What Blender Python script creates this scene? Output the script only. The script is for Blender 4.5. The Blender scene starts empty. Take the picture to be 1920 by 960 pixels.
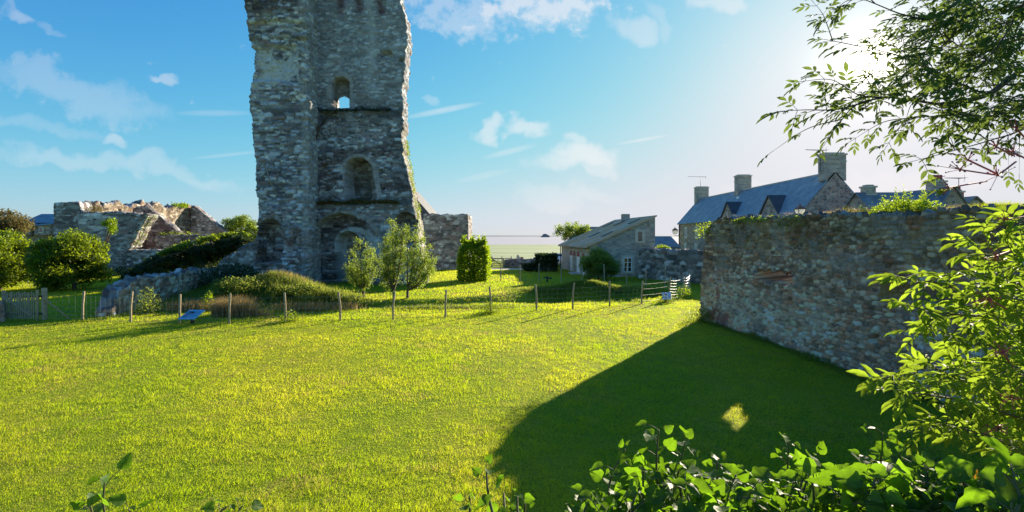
import bpy, bmesh, math, random
import numpy as np
from mathutils import Vector, Matrix
R = math.radians
sc = bpy.context.scene
col = sc.collection
random.seed(7)

# ------------------------------------------------------------------ camera
CAMZ = 3.4
F = 900.0
cam_d = bpy.data.cameras.new("camera")
cam_d.sensor_width = 36.0
cam_d.lens = 36.0 * F / 1920.0
cam_d.shift_y = -37.0 / 1920.0
cam_d.clip_start = 0.05
cam_d.clip_end = 20000
cam = bpy.data.objects.new("camera", cam_d)
cam.location = (0, 0, CAMZ)
cam.rotation_euler = (R(90), 0, 0)
col.objects.link(cam)
sc.camera = cam
sc.render.resolution_x = 1024
sc.render.resolution_y = 512

def at(px, py, d):
    """a point of the place seen in that direction, d metres ahead"""
    return Vector(((px - 960) / F * d, d, CAMZ - (py - 443) / F * d))

# ------------------------------------------------------------------ light
SUN = Vector((670 / F, 1.0, 328 / F)).normalized()
SUN_EL = math.asin(SUN.z)
SUN_AZ = math.atan2(SUN.x, SUN.y)
sun_d = bpy.data.lights.new("sun", 'SUN')
sun_d.energy = 5.0
sun_d.angle = R(0.5)
sun_d.color = (1.0, 0.86, 0.66)
sun = bpy.data.objects.new("sun", sun_d)
sun.rotation_euler = SUN.to_track_quat('Z', 'Y').to_euler()
sun.location = (20, 20, 30)
col.objects.link(sun)
sc.view_settings.view_transform = 'Standard'
sc.view_settings.look = 'None'
sc.view_settings.gamma = 1
EXPO = 1.3
sc.view_settings.exposure = EXPO
sc.cycles.max_bounces = 6
sc.cycles.diffuse_bounces = 3
sc.cycles.transmission_bounces = 4
sc.cycles.use_denoising = True

class NT:
    """tiny helper for node trees"""
    def __init__(s, tree): s.t = tree; s.l = tree.links
    def n(s, typ, **kw):
        nd = s.t.nodes.new(typ)
        for k, v in kw.items():
            if k == 'ins':
                for kk, vv in v.items():
                    if isinstance(vv, bpy.types.NodeSocket): s.l.new(vv, nd.inputs[kk])
                    else: nd.inputs[kk].default_value = vv
            else: setattr(nd, k, v)
        return nd
    def m(s, op, a, b=0.0, c=0.0, clamp=False):
        nd = s.t.nodes.new('ShaderNodeMath'); nd.operation = op; nd.use_clamp = clamp
        for i, v in enumerate((a, b, c)):
            if isinstance(v, bpy.types.NodeSocket): s.l.new(v, nd.inputs[i])
            else: nd.inputs[i].default_value = v
        return nd.outputs[0]
    def vm(s, op, a, b=(0, 0, 0), c=None):
        nd = s.t.nodes.new('ShaderNodeVectorMath'); nd.operation = op
        for i, v in enumerate((a, b)):
            if isinstance(v, bpy.types.NodeSocket): s.l.new(v, nd.inputs[i])
            else: nd.inputs[i].default_value = v
        if c is not None:
            if isinstance(c, bpy.types.NodeSocket): s.l.new(c, nd.inputs['Scale'])
            else: nd.inputs['Scale'].default_value = c
        return nd
    def mix(s, f, a, b, typ='MIX'):
        nd = s.t.nodes.new('ShaderNodeMix'); nd.data_type = 'RGBA'; nd.blend_type = typ
        for k, v in ((0, f), (6, a), (7, b)):
            if isinstance(v, bpy.types.NodeSocket): s.l.new(v, nd.inputs[k])
            else: nd.inputs[k].default_value = v if k == 0 else (*v[:3], 1)
        return nd.outputs[2]
    def noise(s, vec, scale, detail=3, rough=0.55, out=0):
        nd = s.t.nodes.new('ShaderNodeTexNoise')
        nd.inputs['Scale'].default_value = scale; nd.inputs['Detail'].default_value = detail
        nd.inputs['Roughness'].default_value = rough
        if vec is not None: s.l.new(vec, nd.inputs['Vector'])
        return nd.outputs[out]
    def ramp(s, f, stops, interp='LINEAR'):
        nd = s.t.nodes.new('ShaderNodeValToRGB'); cr = nd.color_ramp; cr.interpolation = interp
        while len(cr.elements) < len(stops): cr.elements.new(0.5)
        for e, (p, c) in zip(cr.elements, stops):
            e.position = p; e.color = (*c, 1) if len(c) == 3 else c
        s.l.new(f, nd.inputs[0]); return nd.outputs[0]
    def sm(s, x, lo, hi):
        nd = s.t.nodes.new('ShaderNodeMapRange'); nd.interpolation_type = 'SMOOTHSTEP'
        s.l.new(x, nd.inputs[0]); nd.inputs[1].default_value = lo; nd.inputs[2].default_value = hi
        return nd.outputs[0]

world = bpy.data.worlds.new("World")
sc.world = world
world.use_nodes = True
wt = world.node_tree
wt.nodes.clear()
w = NT(wt)
sky = w.n('ShaderNodeTexSky', sky_type='NISHITA')
sky.sun_disc = False
sky.sun_elevation = SUN_EL
sky.sun_rotation = SUN_AZ
sky.altitude = 0
sky.air_density = 1.0
sky.dust_density = 0.3
sky.ozone_density = 2.2
hs = w.n('ShaderNodeHueSaturation', ins={'Saturation': 1.12, 'Hue': 0.488, 'Color': sky.outputs[0]})
skyc = w.mix(1.0, hs.outputs[0], (0.45, 0.745, 1.20), 'MULTIPLY')
tc = w.n('ShaderNodeTexCoord')
dirn = w.vm('NORMALIZE', tc.outputs['Generated']).outputs[0]
# the aureole of the low sun
dot = w.m('MAXIMUM', w.vm('DOT_PRODUCT', dirn, tuple(SUN)).outputs['Value'], 0.0)
g1 = w.m('MULTIPLY', w.m('POWER', dot, 5.0), 0.16)
g2 = w.m('MULTIPLY', w.m('POWER', dot, 60.0), 0.55)
g3 = w.m('MULTIPLY', w.m('ADD', w.m('MULTIPLY', w.m('POWER', dot, 5000.0), 60.0), w.m('MULTIPLY', w.m('POWER', dot, 500.0), 1.6)), 1.0)
g = w.m('ADD', w.m('ADD', g1, g2), g3)
glow = w.vm('SCALE', (1.0, 0.92, 0.74), c=g).outputs[0]
# film-like shoulder so the bright side of the sky keeps its tone
SK = 0.12*2**EXPO
sepc = w.n('ShaderNodeSeparateColor', ins={0: skyc})
chs = []
for i, k in enumerate((.745, .75, .815)):
    x = w.m('MULTIPLY', w.m('POWER', w.m('MULTIPLY', sepc.outputs[i], SK*.76), 1.4), 2.1/k)
    e = w.m('SUBTRACT', 1.0, w.m('POWER', 2.718, w.m('MULTIPLY', x, -1.0)))
    chs.append(w.m('MULTIPLY', e, k/SK))
skyf = w.n('ShaderNodeCombineColor', ins={0: chs[0], 1: chs[1], 2: chs[2]}).outputs[0]
skyg = w.vm('ADD', skyf, glow).outputs[0]
# clouds: soft patches in sky directions (slope east, slope up)
sep = w.n('ShaderNodeSeparateXYZ', ins={0: dirn})
yy = w.m('MAXIMUM', sep.outputs[1], 0.02)
cu = w.m('DIVIDE', sep.outputs[0], yy)
cv = w.m('DIVIDE', sep.outputs[2], yy)
cvec = w.n('ShaderNodeCombineXYZ', ins={0: cu, 1: cv, 2: 0.0}).outputs[0]
warp = w.n('ShaderNodeTexNoise'); wt.links.new(cvec, warp.inputs['Vector'])
warp.inputs['Scale'].default_value = 9; warp.inputs['Detail'].default_value = 4
wv = w.vm('ADD', cvec, w.vm('SCALE', w.vm('SUBTRACT', warp.outputs['Color'], (.5, .5, .5)).outputs[0], c=0.16).outputs[0]).outputs[0]
sepw = w.n('ShaderNodeSeparateXYZ', ins={0: wv})
nf = w.noise(cvec, 26, 7, 0.62)
npuff = w.m('ADD', w.m('MULTIPLY', w.noise(cvec, 11, 7, 0.6), .75), w.m('MULTIPLY', w.noise(cvec, 60, 5, 0.65), .25))
def cloud(px, py, rx, ry, ang, dens, kind):
    """one cloud: centre, half sizes (px of the 1920 frame at F), tilt, density"""
    u0 = (px - 960) / F; v0 = (443 - py) / F
    a = R(ang); ca, sa = math.cos(a), math.sin(a)
    sx, sy = (sepw.outputs[0], sepw.outputs[1]) if kind != 'trail' else (cu, cv)
    du = w.m('SUBTRACT', sx, u0); dv = w.m('SUBTRACT', sy, v0)
    x = w.m('MULTIPLY_ADD', du, ca, w.m('MULTIPLY', dv, sa))
    y = w.m('MULTIPLY_ADD', du, -sa, w.m('MULTIPLY', dv, ca))
    x = w.m('DIVIDE', x, rx / F); y = w.m('DIVIDE', y, ry / F)
    r2 = w.m('ADD', w.m('MULTIPLY', x, x), w.m('MULTIPLY', y, y))
    fall = w.m('SUBTRACT', 1.0, r2, clamp=True)
    if kind == 'puff':
        s = w.sm(w.m('ADD', w.m('MULTIPLY', fall, 0.9), w.m('SUBTRACT', npuff, 0.60)), 0.05, 0.78)
    elif kind == 'wisp':
        s = w.sm(w.m('ADD', w.m('MULTIPLY', fall, 0.42), w.m('SUBTRACT', nf, 0.5)), 0.14, 0.42)
    else:
        s = w.m('MULTIPLY', fall, w.m('ADD', 0.45, npuff))
    return w.m('MULTIPLY', s, dens, clamp=True)
tot = None
for c in [
    (1010, 12, 190, 70, 8, 0.95, 'wisp'), (880, 25, 190, 60, -20, 0.5, 'wisp'), (1040, 20, 120, 55, 20, .5, 'puff'),
    (1185, 38, 42, 42, 10, 0.5, 'puff'), (1355, 2, 60, 30, 0, 0.6, 'puff'), (1230, 15, 25, 50, 20, 0.25, 'puff'),
    (830, 207, 82, 7, 11, 0.55, 'trail'), (912, 252, 38, 24, 20, 0.75, 'puff'), (985, 238, 60, 24, 8, 0.75, 'puff'),
    (1085, 290, 115, 42, 6, 0.9, 'puff'), (1075, 262, 34, 30, 20, 0.6, 'puff'), (1110, 315, 60, 28, 0, .5, 'puff'), (1205, 262, 55, 4, 10, 0.5, 'trail'),
    (955, 284, 58, 7, 14, 0.4, 'trail'), (1060, 372, 120, 24, -4, 0.3, 'puff'), (905, 330, 60, 8, 12, .25, 'trail'),
    (120, 165, 260, 60, -22, 0.28, 'wisp'), (140, 170, 240, 48, -18, 0.30, 'puff'), (218, 268, 44, 24, -10, 0.5, 'puff'),
    (308, 147, 38, 12, -8, 0.5, 'puff'), (30, 36, 60, 18, -14, 0.4, 'puff'), (105, 60, 40, 14, -10, .2, 'puff'),
    (200, 315, 330, 26, -8, 0.35, 'puff'), (400, 212, 80, 7, 0, 0.25, 'trail'), (60, 240, 200, 20, -6, .2, 'puff'),
    (430, 290, 80, 4, 6, .25, 'trail'), (820, 185, 30, 14, 0, .3, 'puff'), (1700, 330, 300, 30, 4, .45, 'puff'),
    (1500, 360, 200, 26, 3, .3, 'puff')]:
    v = cloud(*c)
    tot = v if tot is None else w.m('MAXIMUM', tot, v)
cl_lit = w.vm('ADD', w.mix(1.0, skyg, (0.45, 0.45, 0.45), 'MULTIPLY'), (2.0, 1.85, 1.8)).outputs[0]
final = w.mix(tot, skyg, cl_lit)
bg = w.n('ShaderNodeBackground', ins={'Color': final, 'Strength': 0.12})
wo = w.n('ShaderNodeOutputWorld', ins={'Surface': bg.outputs[0]})

# ------------------------------------------------------------------ helpers
def tag(o, label=None, cat=None, group=None, kind=None):
    if label: o['label'] = label
    if cat: o['category'] = cat
    if group: o['group'] = group
    if kind: o['kind'] = kind
    return o

def empty(name, loc, label=None, cat=None, group=None):
    o = bpy.data.objects.new(name, None)
    o.location = loc
    o.empty_display_size = 0.2
    col.objects.link(o)
    return tag(o, label, cat, group)

def link(name, me, mat, parent=None):
    o = bpy.data.objects.new(name, me)
    if mat is not None:
        for m_ in (mat if isinstance(mat, (list, tuple)) else [mat]): me.materials.append(m_)
    col.objects.link(o)
    if parent is not None: o.parent = parent
    return o

def root_off(parent):
    off = Vector((0, 0, 0))
    while parent is not None:
        off += parent.location; parent = parent.parent
    return off

def mesh_np(name, V, Fc, mat, parent=None, uv=None, attrs=None, colr=None, smooth=False):
    """one mesh object from numpy arrays; V in world metres, Fc (n,3) or (n,4); uv per vertex"""
    V = np.asarray(V, dtype=np.float64); Fc = np.asarray(Fc, dtype=np.int64)
    off = root_off(parent)
    V = V - np.array(off)
    k = Fc.shape[1]
    me = bpy.data.meshes.new(name)
    me.vertices.add(len(V)); me.vertices.foreach_set('co', V.astype(np.float32).ravel())
    me.loops.add(Fc.size); me.loops.foreach_set('vertex_index', Fc.astype(np.int32).ravel())
    me.polygons.add(len(Fc))
    me.polygons.foreach_set('loop_start', (np.arange(len(Fc)) * k).astype(np.int32))
    me.polygons.foreach_set('loop_total', np.full(len(Fc), k, dtype=np.int32))
    if smooth: me.polygons.foreach_set('use_smooth', np.ones(len(Fc), dtype=bool))
    me.update(calc_edges=True)
    if uv is not None:
        l = me.uv_layers.new(name='UVMap')
        l.data.foreach_set('uv', np.asarray(uv, dtype=np.float32)[Fc.ravel()].ravel())
    if attrs:
        for an, av in attrs.items():
            a = me.attributes.new(an, 'FLOAT', 'POINT'); a.data.foreach_set('value', np.asarray(av, dtype=np.float32))
    if colr is not None:
        a = me.attributes.new('col', 'FLOAT_COLOR', 'POINT')
        c4 = np.ones((len(V), 4), dtype=np.float32); c4[:, :3] = colr
        a.data.foreach_set('color', c4.ravel())
    return link(name, me, mat, parent)

def auto_uv(me):
    """metres along the face, metres up; flat faces get x, y"""
    l = me.uv_layers.new(name='UVMap') if not me.uv_layers else me.uv_layers[0]
    for p in me.polygons:
        n = p.normal
        h = math.hypot(n.x, n.y)
        if h < 0.25:
            for li in p.loop_indices:
                c = me.vertices[me.loops[li].vertex_index].co; l.data[li].uv = (c.x, c.y)
        else:
            tx, ty = -n.y / h, n.x / h
            for li in p.loop_indices:
                c = me.vertices[me.loops[li].vertex_index].co
                l.data[li].uv = (c.x * tx + c.y * ty, c.z / max(0.3, h))

def poly(name, V, Fc, mat, parent=None, bevel=0.0):
    off = root_off(parent)
    me = bpy.data.meshes.new(name)
    me.from_pydata([tuple(Vector(v) - off) for v in V], [], Fc)
    bm = bmesh.new(); bm.from_mesh(me)
    bmesh.ops.recalc_face_normals(bm, faces=bm.faces)
    if bevel: bmesh.ops.bevel(bm, geom=bm.edges[:] , offset=bevel, segments=1, affect='EDGES')
    bm.to_mesh(me); bm.free()
    auto_uv(me)
    return link(name, me, mat, parent)

def prism(name, quadbot, quadtop, mat, parent=None, bevel=0.0):
    n = len(quadbot)
    V = list(quadbot) + list(quadtop)
    Fc = [list(range(n))[::-1], list(range(n, 2 * n))] + [[i, (i + 1) % n, n + (i + 1) % n, n + i] for i in range(n)]
    return poly(name, V, Fc, mat, parent, bevel)

def box(name, lo, hi, mat, parent=None, bevel=0.0, rz=0.0):
    cx, cy = (lo[0] + hi[0]) / 2, (lo[1] + hi[1]) / 2
    hx, hy = (hi[0] - lo[0]) / 2, (hi[1] - lo[1]) / 2
    c, s = math.cos(rz), math.sin(rz)
    q = [(cx + a * hx * c - b * hy * s, cy + a * hx * s + b * hy * c) for a, b in ((-1, -1), (1, -1), (1, 1), (-1, 1))]
    return prism(name, [(x, y, lo[2]) for x, y in q], [(x, y, hi[2]) for x, y in q], mat, parent, bevel)

def boxes(name, items, mat, parent=None):
    """several axis-free boxes (list of 8-corner arrays) in one part"""
    V, Fc = [], []
    for it in items:
        b = len(V); V += [tuple(v) for v in it]
        Fc += [[b, b+3, b+2, b+1], [b+4, b+5, b+6, b+7]] + [[b+i, b+(i+1) % 4, b+4+(i+1) % 4, b+4+i] for i in range(4)]
    return poly(name, V, Fc, mat, parent)

def bx(lo, hi):
    (x0, y0, z0), (x1, y1, z1) = lo, hi
    return [(x0, y0, z0), (x1, y0, z0), (x1, y1, z0), (x0, y1, z0), (x0, y0, z1), (x1, y0, z1), (x1, y1, z1), (x0, y1, z1)]

def bar(a, b, r1, r2=None, up=(0, 0, 1)):
    """8 corners of a square bar from a to b"""
    a = Vector(a); b = Vector(b); d = (b - a).normalized(); u = Vector(up)
    if abs(d.dot(u)) > 0.95: u = Vector((1, 0, 0))
    s = d.cross(u).normalized(); t = s.cross(d).normalized(); r2 = r1 if r2 is None else r2
    return [a - s*r1 - t*r2, a + s*r1 - t*r2, a + s*r1 + t*r2, a - s*r1 + t*r2, b - s*r1 - t*r2, b + s*r1 - t*r2, b + s*r1 + t*r2, b - s*r1 + t*r2]

def tubes(name, lines, mat, parent=None, sides=6, smooth=True):
    """lines: list of (points, radii)"""
    V, Fc = [], []
    for pts, rad in lines:
        pts = [Vector(p) for p in pts]; n = len(pts); base = len(V)
        for i, p in enumerate(pts):
            d = (pts[min(i + 1, n - 1)] - pts[max(i - 1, 0)])
            if d.length < 1e-9: d = Vector((0, 0, 1))
            d.normalize()
            u = Vector((0, 0, 1)) if abs(d.z) < 0.9 else Vector((1, 0, 0))
            s = d.cross(u).normalized(); t = s.cross(d)
            r = rad[i] if hasattr(rad, '__len__') else rad
            for k in range(sides):
                a = 2 * math.pi * k / sides
                V.append(p + s * (r * math.cos(a)) + t * (r * math.sin(a)))
        for i in range(n - 1):
            for k in range(sides):
                k2 = (k + 1) % sides
                Fc.append((base + i*sides + k, base + i*sides + k2, base + (i+1)*sides + k2, base + (i+1)*sides + k))
        V.append(pts[-1]); e = len(V) - 1
        for k in range(sides):
            a_, b_ = base + (n-1)*sides + k, base + (n-1)*sides + (k+1) % sides
            Fc.append((a_, b_, e, e))
    V = np.array([tuple(v) for v in V]); Fc = np.array(Fc)
    me_off = root_off(parent)
    me = bpy.data.meshes.new(name)
    me.from_pydata((V - np.array(me_off)).tolist(), [], [tuple(f) if f[2] != f[3] else tuple(f[:3]) for f in Fc.tolist()])
    if smooth: me.polygons.foreach_set('use_smooth', np.ones(len(me.polygons), dtype=bool))
    me.update()
    return link(name, me, mat, parent)

# numpy noise
def _h(ix, iy, s):
    v = np.sin(ix * 127.1 + iy * 311.7 + s * 74.7) * 43758.5453
    return v - np.floor(v)
def vnoise(x, y, s=0):
    x = np.asarray(x, float); y = np.asarray(y, float)
    ix, iy = np.floor(x), np.floor(y); fx, fy = x - ix, y - iy
    fx = fx*fx*(3-2*fx); fy = fy*fy*(3-2*fy)
    a = _h(ix, iy, s); b = _h(ix+1, iy, s); c = _h(ix, iy+1, s); d = _h(ix+1, iy+1, s)
    return (a + (b-a)*fx) * (1-fy) + (c + (d-c)*fx) * fy
def fbm(x, y, s=0, o=4):
    t, a, f = 0.0, 0.5, 1.0
    for i in range(o):
        t = t + a * vnoise(np.asarray(x)*f, np.asarray(y)*f, s + i*3.1); a *= 0.5; f *= 2.03
    return t / (1 - 0.5**o)
def sst(x, a, b):
    t = np.clip((np.asarray(x, float) - a) / (b - a), 0, 1); return t*t*(3-2*t)

def stones(u, v, su, sv, seed=0, jx=0.8, jy=0.35):
    """coursed rubble: returns (gap to the nearest joint in cells, random per stone)"""
    U = u / su + 0.5 * (fbm(u*0.9, v*0.9, seed+5, 2) - 0.5); Vv = v / sv + 0.9 * (fbm(u*0.7, v*0.5, seed+9, 2) - 0.5)
    ix, iy = np.floor(U), np.floor(Vv)
    f1 = np.full(U.shape, 9.0); f2 = np.full(U.shape, 9.0); idr = np.zeros(U.shape)
    for dx in (-1, 0, 1, 2):
        for dy in (-1, 0, 1):
            cx, cy = ix + dx, iy + dy
            ro = _h(cy, cy*0+3, seed+11)
            px_ = cx - ro*0.9 + 0.5 + jx * (_h(cx, cy, seed+1) - 0.5)
            py_ = cy + 0.5 + jy * (_h(cx, cy, seed+2) - 0.5)
            d = ((np.abs(U - px_)*.95)**4 + (np.abs(Vv - py_)*1.05)**4)**.25
            r = _h(cx, cy, seed+3)
            closer = d < f1
            f2 = np.where(closer, f1, np.minimum(f2, d))
            idr = np.where(closer, r, idr)
            f1 = np.where(closer, d, f1)
    return f2 - f1, idr

def pick(idr, pal):
    pal = np.array(pal); n = len(pal)
    k = np.minimum((idr * n).astype(int), n - 1)
    return pal[k]

def masonry(name, path, thick, ztop, zbase, res, mat, parent=None, su=0.38, sv=0.17, pal=None, mortar=(0.17, 0.155, 0.14),
            relief=0.05, lump=0.12, batter=0.0, ragged=0.12, recess=None, through=None, cut=None, warp=None, zone=None, seed=0, side=1, mlo=0.03, mhi=0.16, tdz=0.0, tdep=None, rback=None, tback=None, jit=(.8, .35)):
    """a rubble wall with real relief.  path: front face on the ground, thickness to the far side.
    recess(u,z) -> metres pushed in; through(u,z) -> bool; cut(u,z)-> bool deleted; warp(P)->P; zone(x,y,z,u,c)->c"""
    P = [Vector((a, b)) for a, b in path]
    seg = [(P[i+1] - P[i]).length for i in range(len(P)-1)]
    L = sum(seg); N = max(3, int(L / res)); cum = np.concatenate([[0], np.cumsum(seg)])
    us = np.linspace(0, L, N + 1)
    X = np.interp(us, cum, [p.x for p in P]); Y = np.interp(us, cum, [p.y for p in P])
    tx = np.gradient(X); ty = np.gradient(Y); q = np.hypot(tx, ty); tx /= q; ty /= q
    # smooth the direction
    for _ in range(6):
        tx = np.convolve(np.pad(tx, 1, 'edge'), [.25, .5, .25], 'valid'); ty = np.convolve(np.pad(ty, 1, 'edge'), [.25, .5, .25], 'valid')
    nx, ny = ty * side, -tx * side          # outward (front) normal
    M = max(2, int(thick / res))
    zt = np.array([ztop(u) for u in us]); zb = np.array([zbase(u) for u in us])
    zt = zt + ragged * (np.round(3*vnoise(us/0.45, us*0 + seed, seed))/3 - 0.5) + ragged * 1.2 * (fbm(us/1.7, us*0, seed+4, 3) - 0.5)
    # perimeter: front (0..N), end1 (M-1 inner), back (N..0), end0
    per_x, per_y, per_nx, per_ny, per_t, per_b, per_u, sec = [], [], [], [], [], [], [], []
    def add(x, y, a, b, t, bb, u, s_):
        per_x.append(x); per_y.append(y); per_nx.append(a); per_ny.append(b); per_t.append(t); per_b.append(bb); per_u.append(u); sec.append(s_)
    for i in range(N + 1): add(X[i], Y[i], nx[i], ny[i], zt[i], zb[i], us[i], 0)
    for j in range(1, M):
        w_ = thick * j / M; add(X[N] - nx[N]*w_, Y[N] - ny[N]*w_, tx[N], ty[N], zt[N], zb[N], L + w_, 1)
    for i in range(N, -1, -1): add(X[i] - nx[i]*thick, Y[i] - ny[i]*thick, -nx[i], -ny[i], zt[i], zb[i], 2*L + 2*thick - us[i], 2)
    for j in range(M - 1, 0, -1):
        w_ = thick * j / M; add(X[0] - nx[0]*w_, Y[0] - ny[0]*w_, -tx[0], -ty[0], zt[0], zb[0], -w_, 3)
    px_, py_, pnx, pny, pt, pb, pu, sec = [np.array(a, float) for a in (per_x, per_y, per_nx, per_ny, per_t, per_b, per_u, sec)]
    H = float((zt - zb).max()); K = max(2, int(H / res))
    v = np.linspace(0, 1, K + 1)[None, :]
    Z = pb[:, None] + v * (pt - pb)[:, None]
    U = np.repeat(pu[:, None], K + 1, 1); PX = np.repeat(px_[:, None], K+1, 1); PY = np.repeat(py_[:, None], K+1, 1)
    NX = np.repeat(pnx[:, None], K+1, 1); NY = np.repeat(pny[:, None], K+1, 1)
    gap, idr = stones(U, Z, su, sv, seed, *jit)
    g2, i2 = stones(U, Z, su*1.75, sv*1.6, seed + 50, *jit)
    mk = fbm(U/1.3, Z/.9, seed + 60, 3) > .56
    gap = np.where(mk, g2, gap); idr = np.where(mk, i2, idr)
    gm = sst(gap, mlo, mhi)
    big = fbm(U/1.5, Z/1.5, seed + 20, 4) - 0.5
    disp = relief * (gm * (0.5 + 0.9*idr) - 0.6) + lump * big * 2
    disp = disp + batter * (1 - v)
    deep = np.zeros(U.shape, bool); front = (sec[:, None] == 0) & np.ones(U.shape, bool)
    ulin = np.where(sec[:, None] == 2, 2*L + 2*thick - U, U)
    dz = np.zeros(U.shape)
    if recess is not None: disp = disp - np.where(front, recess(U, Z), 0)
    if rback is not None: disp = disp - np.where(sec[:, None] == 2, rback(ulin, Z), 0)
    if through is not None:
        th = through(U, Z) & front
        disp = np.where(th, -(tdep or thick), disp); deep |= th; dz = np.where(th, tdz(Z) if callable(tdz) else tdz, 0.0)
    PX = PX + NX*disp; PY = PY + NY*disp
    c = pick(_h(np.floor(idr*997), 1, seed+7), pal if pal is not None else PAL_RUIN)
    c = c * (0.8 + 0.4*_h(np.floor(idr*991), 2, seed+8))[..., None]
    mv = sst(fbm(U/1.8, Z/1.2, seed+33, 3), .42, .62)[..., None]
    mt = np.array(mortar)*(1 - mv) + np.array((.40, .38, .34))*mv
    c = mt*(1-gm)[..., None] + c*gm[..., None]
    c = c * 1.12 * (0.62 + 0.76*fbm(U/1.6, Z/1.1, seed+31, 4))[..., None]
    if zone is not None: c = zone(PX, PY, Z, U, c, sec[:, None] + 0*U)
    idx = np.arange(len(px_)*(K+1)).reshape(len(px_), K+1)
    nP = len(px_)
    a = idx; b = np.roll(idx, -1, 0)
    q = np.stack([a[:, :-1], b[:, :-1], b[:, 1:], a[:, 1:]], -1)
    keep = np.ones(q.shape[:2], bool)
    if through is not None:
        dr = deep & np.ones(U.shape, bool)
        rb = np.roll(dr, -1, 0)
        keep &= ~(dr[:, :-1] & rb[:, :-1] & rb[:, 1:] & dr[:, 1:])
    if cut is not None:
        ct = cut(ulin, Z) & ((sec[:, None] == 0) | (sec[:, None] == 2))
        rb = np.roll(ct, -1, 0)
        keep &= ~(ct[:, :-1] & rb[:, :-1] & rb[:, 1:] & ct[:, 1:])
    if through is not None:
        ct = (tback or through)(ulin, Z) & (sec[:, None] == 2)
        rb = np.roll(ct, -1, 0)
        keep &= ~(ct[:, :-1] & rb[:, :-1] & rb[:, 1:] & ct[:, 1:])
    faces = q[keep]
    Vv = np.stack([PX, PY, Z + dz], -1).reshape(-1, 3)
    C = c.reshape(-1, 3); UV = np.stack([U, Z], -1).reshape(-1, 2)
    # top cap
    fi = np.arange(N + 1); bi = (N + 1) + (M - 1) + N - fi
    ft = Vv[idx[fi, K]]; bt = Vv[idx[bi, K]]
    rows = [idx[fi, K]]; extra = []; ec = []; euv = []
    base = len(Vv)
    for j in range(1, M):
        t = j / M
        pts = ft*(1-t) + bt*t
        g2_, i2_ = stones(us, us*0 + 50 + t*thick, su, su*0.8, seed + 2)
        pts = pts.copy(); pts[:, 2] += relief*1.6*(sst(g2_, mlo, mhi)*(0.4+i2_) - 0.4) + ragged*0.8*(vnoise(us/0.4, us*0 + t*thick/0.3, seed+6) - 0.4)
        ends = (fi == 0) | (fi == N)
        e0 = idx[(N + 1) + j - 1, K]; e1 = idx[(N+1) + (M-1) + (N+1) + (M - 1 - j), K]
        row = base + len(extra)*0 + np.arange(N + 1) + sum(len(e) for e in extra)
        extra.append(pts); cc = pick(i2_, pal if pal is not None else PAL_RUIN) * 0.95; ec.append(cc); euv.append(np.stack([us, us*0 + 50 + t*thick], -1))
        row = row.copy(); row[N] = e0; row[0] = e1
        rows.append(row)
    rows.append(idx[bi, K])
    capf = []
    for j in range(len(rows) - 1):
        r0, r1 = rows[j], rows[j+1]
        capf.append(np.stack([r0[:-1], r0[1:], r1[1:], r1[:-1]], -1))
    if extra:
        Vv = np.concatenate([Vv] + extra); C = np.concatenate([C] + ec); UV = np.concatenate([UV] + euv)
    faces = np.concatenate([faces] + capf)
    if warp is not None: Vv = warp(Vv)
    if side < 0: faces = faces[:, ::-1]
    return mesh_np(name, Vv, faces, mat, parent, uv=UV, colr=C)

PAL_RUIN = [(.30, .29, .28), (.18, .17, .17), (.46, .46, .46), (.28, .20, .18), (.11, .10, .10), (.37, .36, .35), (.22, .18, .17), (.60, .60, .60), (.14, .13, .13), (.25, .24, .23)]
PAL_WALL = [(.30, .27, .23), (.19, .17, .15), (.38, .35, .31), (.27, .18, .14), (.13, .12, .11), (.32, .29, .26), (.24, .20, .16), (.44, .42, .38), (.17, .15, .13)]

# ------------------------------------------------------------------ leaves
def T_diamond():
    v = [(0, 0, 0), (.45, -.5, .05), (1, 0, -.08), (.45, .5, .05)]
    return np.array(v, float), np.array([(0, 1, 2), (0, 2, 3)])
def T_lance():
    ts = [0, .25, .5, .78, 1.0]; ws = [0, .40, .5, .30, 0]; V = []; Fc = []
    for t, q in zip(ts, ws): V.append((t, 0, -.16*t*t))
    for sgn in (-1, 1):
        for t, q in zip(ts[1:4], ws[1:4]): V.append((t, sgn*q, .10 - .16*t*t + .03*sgn))
    for o, flip in ((5, False), (8, True)):
        f = [(0, 1, o), (1, 2, o+1), (1, o+1, o), (2, 3, o+2), (2, o+2, o+1), (3, 4, o+2)]
        Fc += [t[::-1] for t in f] if not flip else f
    return np.array(V, float), np.array(Fc)
def T_ivy(seed=0):
    rr = random.Random(seed)
    # outline of a shallow lobed ivy leaf, petiole at the origin, tip at t=1
    out = [(-.02, 0), (-.07, -.20), (.06, -.43), (.20, -.42), (.34, -.46), (.50, -.42), (.60, -.29), (.78, -.17), (1.0, 0)]
    if seed == 5: out = [(0, 0), (-.05, -.16), (.08, -.38), (.26, -.46), (.42, -.41), (.60, -.34), (.80, -.19), (.92, -.09), (1.0, 0)]
    out += [(t, -s) for t, s in out[-2:0:-1]]
    V = [(.33, 0, -.08)] + [(t, s, .0) for t, s in out]
    V = [(t, s*(1.05 - .12*(s > 0)), h + .34*abs(s)**1.3 - .40*max(0, t-.35)**1.5 + .05*math.sin(11*t + 9*s + seed) + rr.uniform(-.03, .03)) for t, s, h in V]
    n = len(out)
    Fc = [(0, 1 + i, 1 + (i+1) % n) for i in range(n)]
    return np.array(V, float), np.array(Fc)[:, ::-1]
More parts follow.
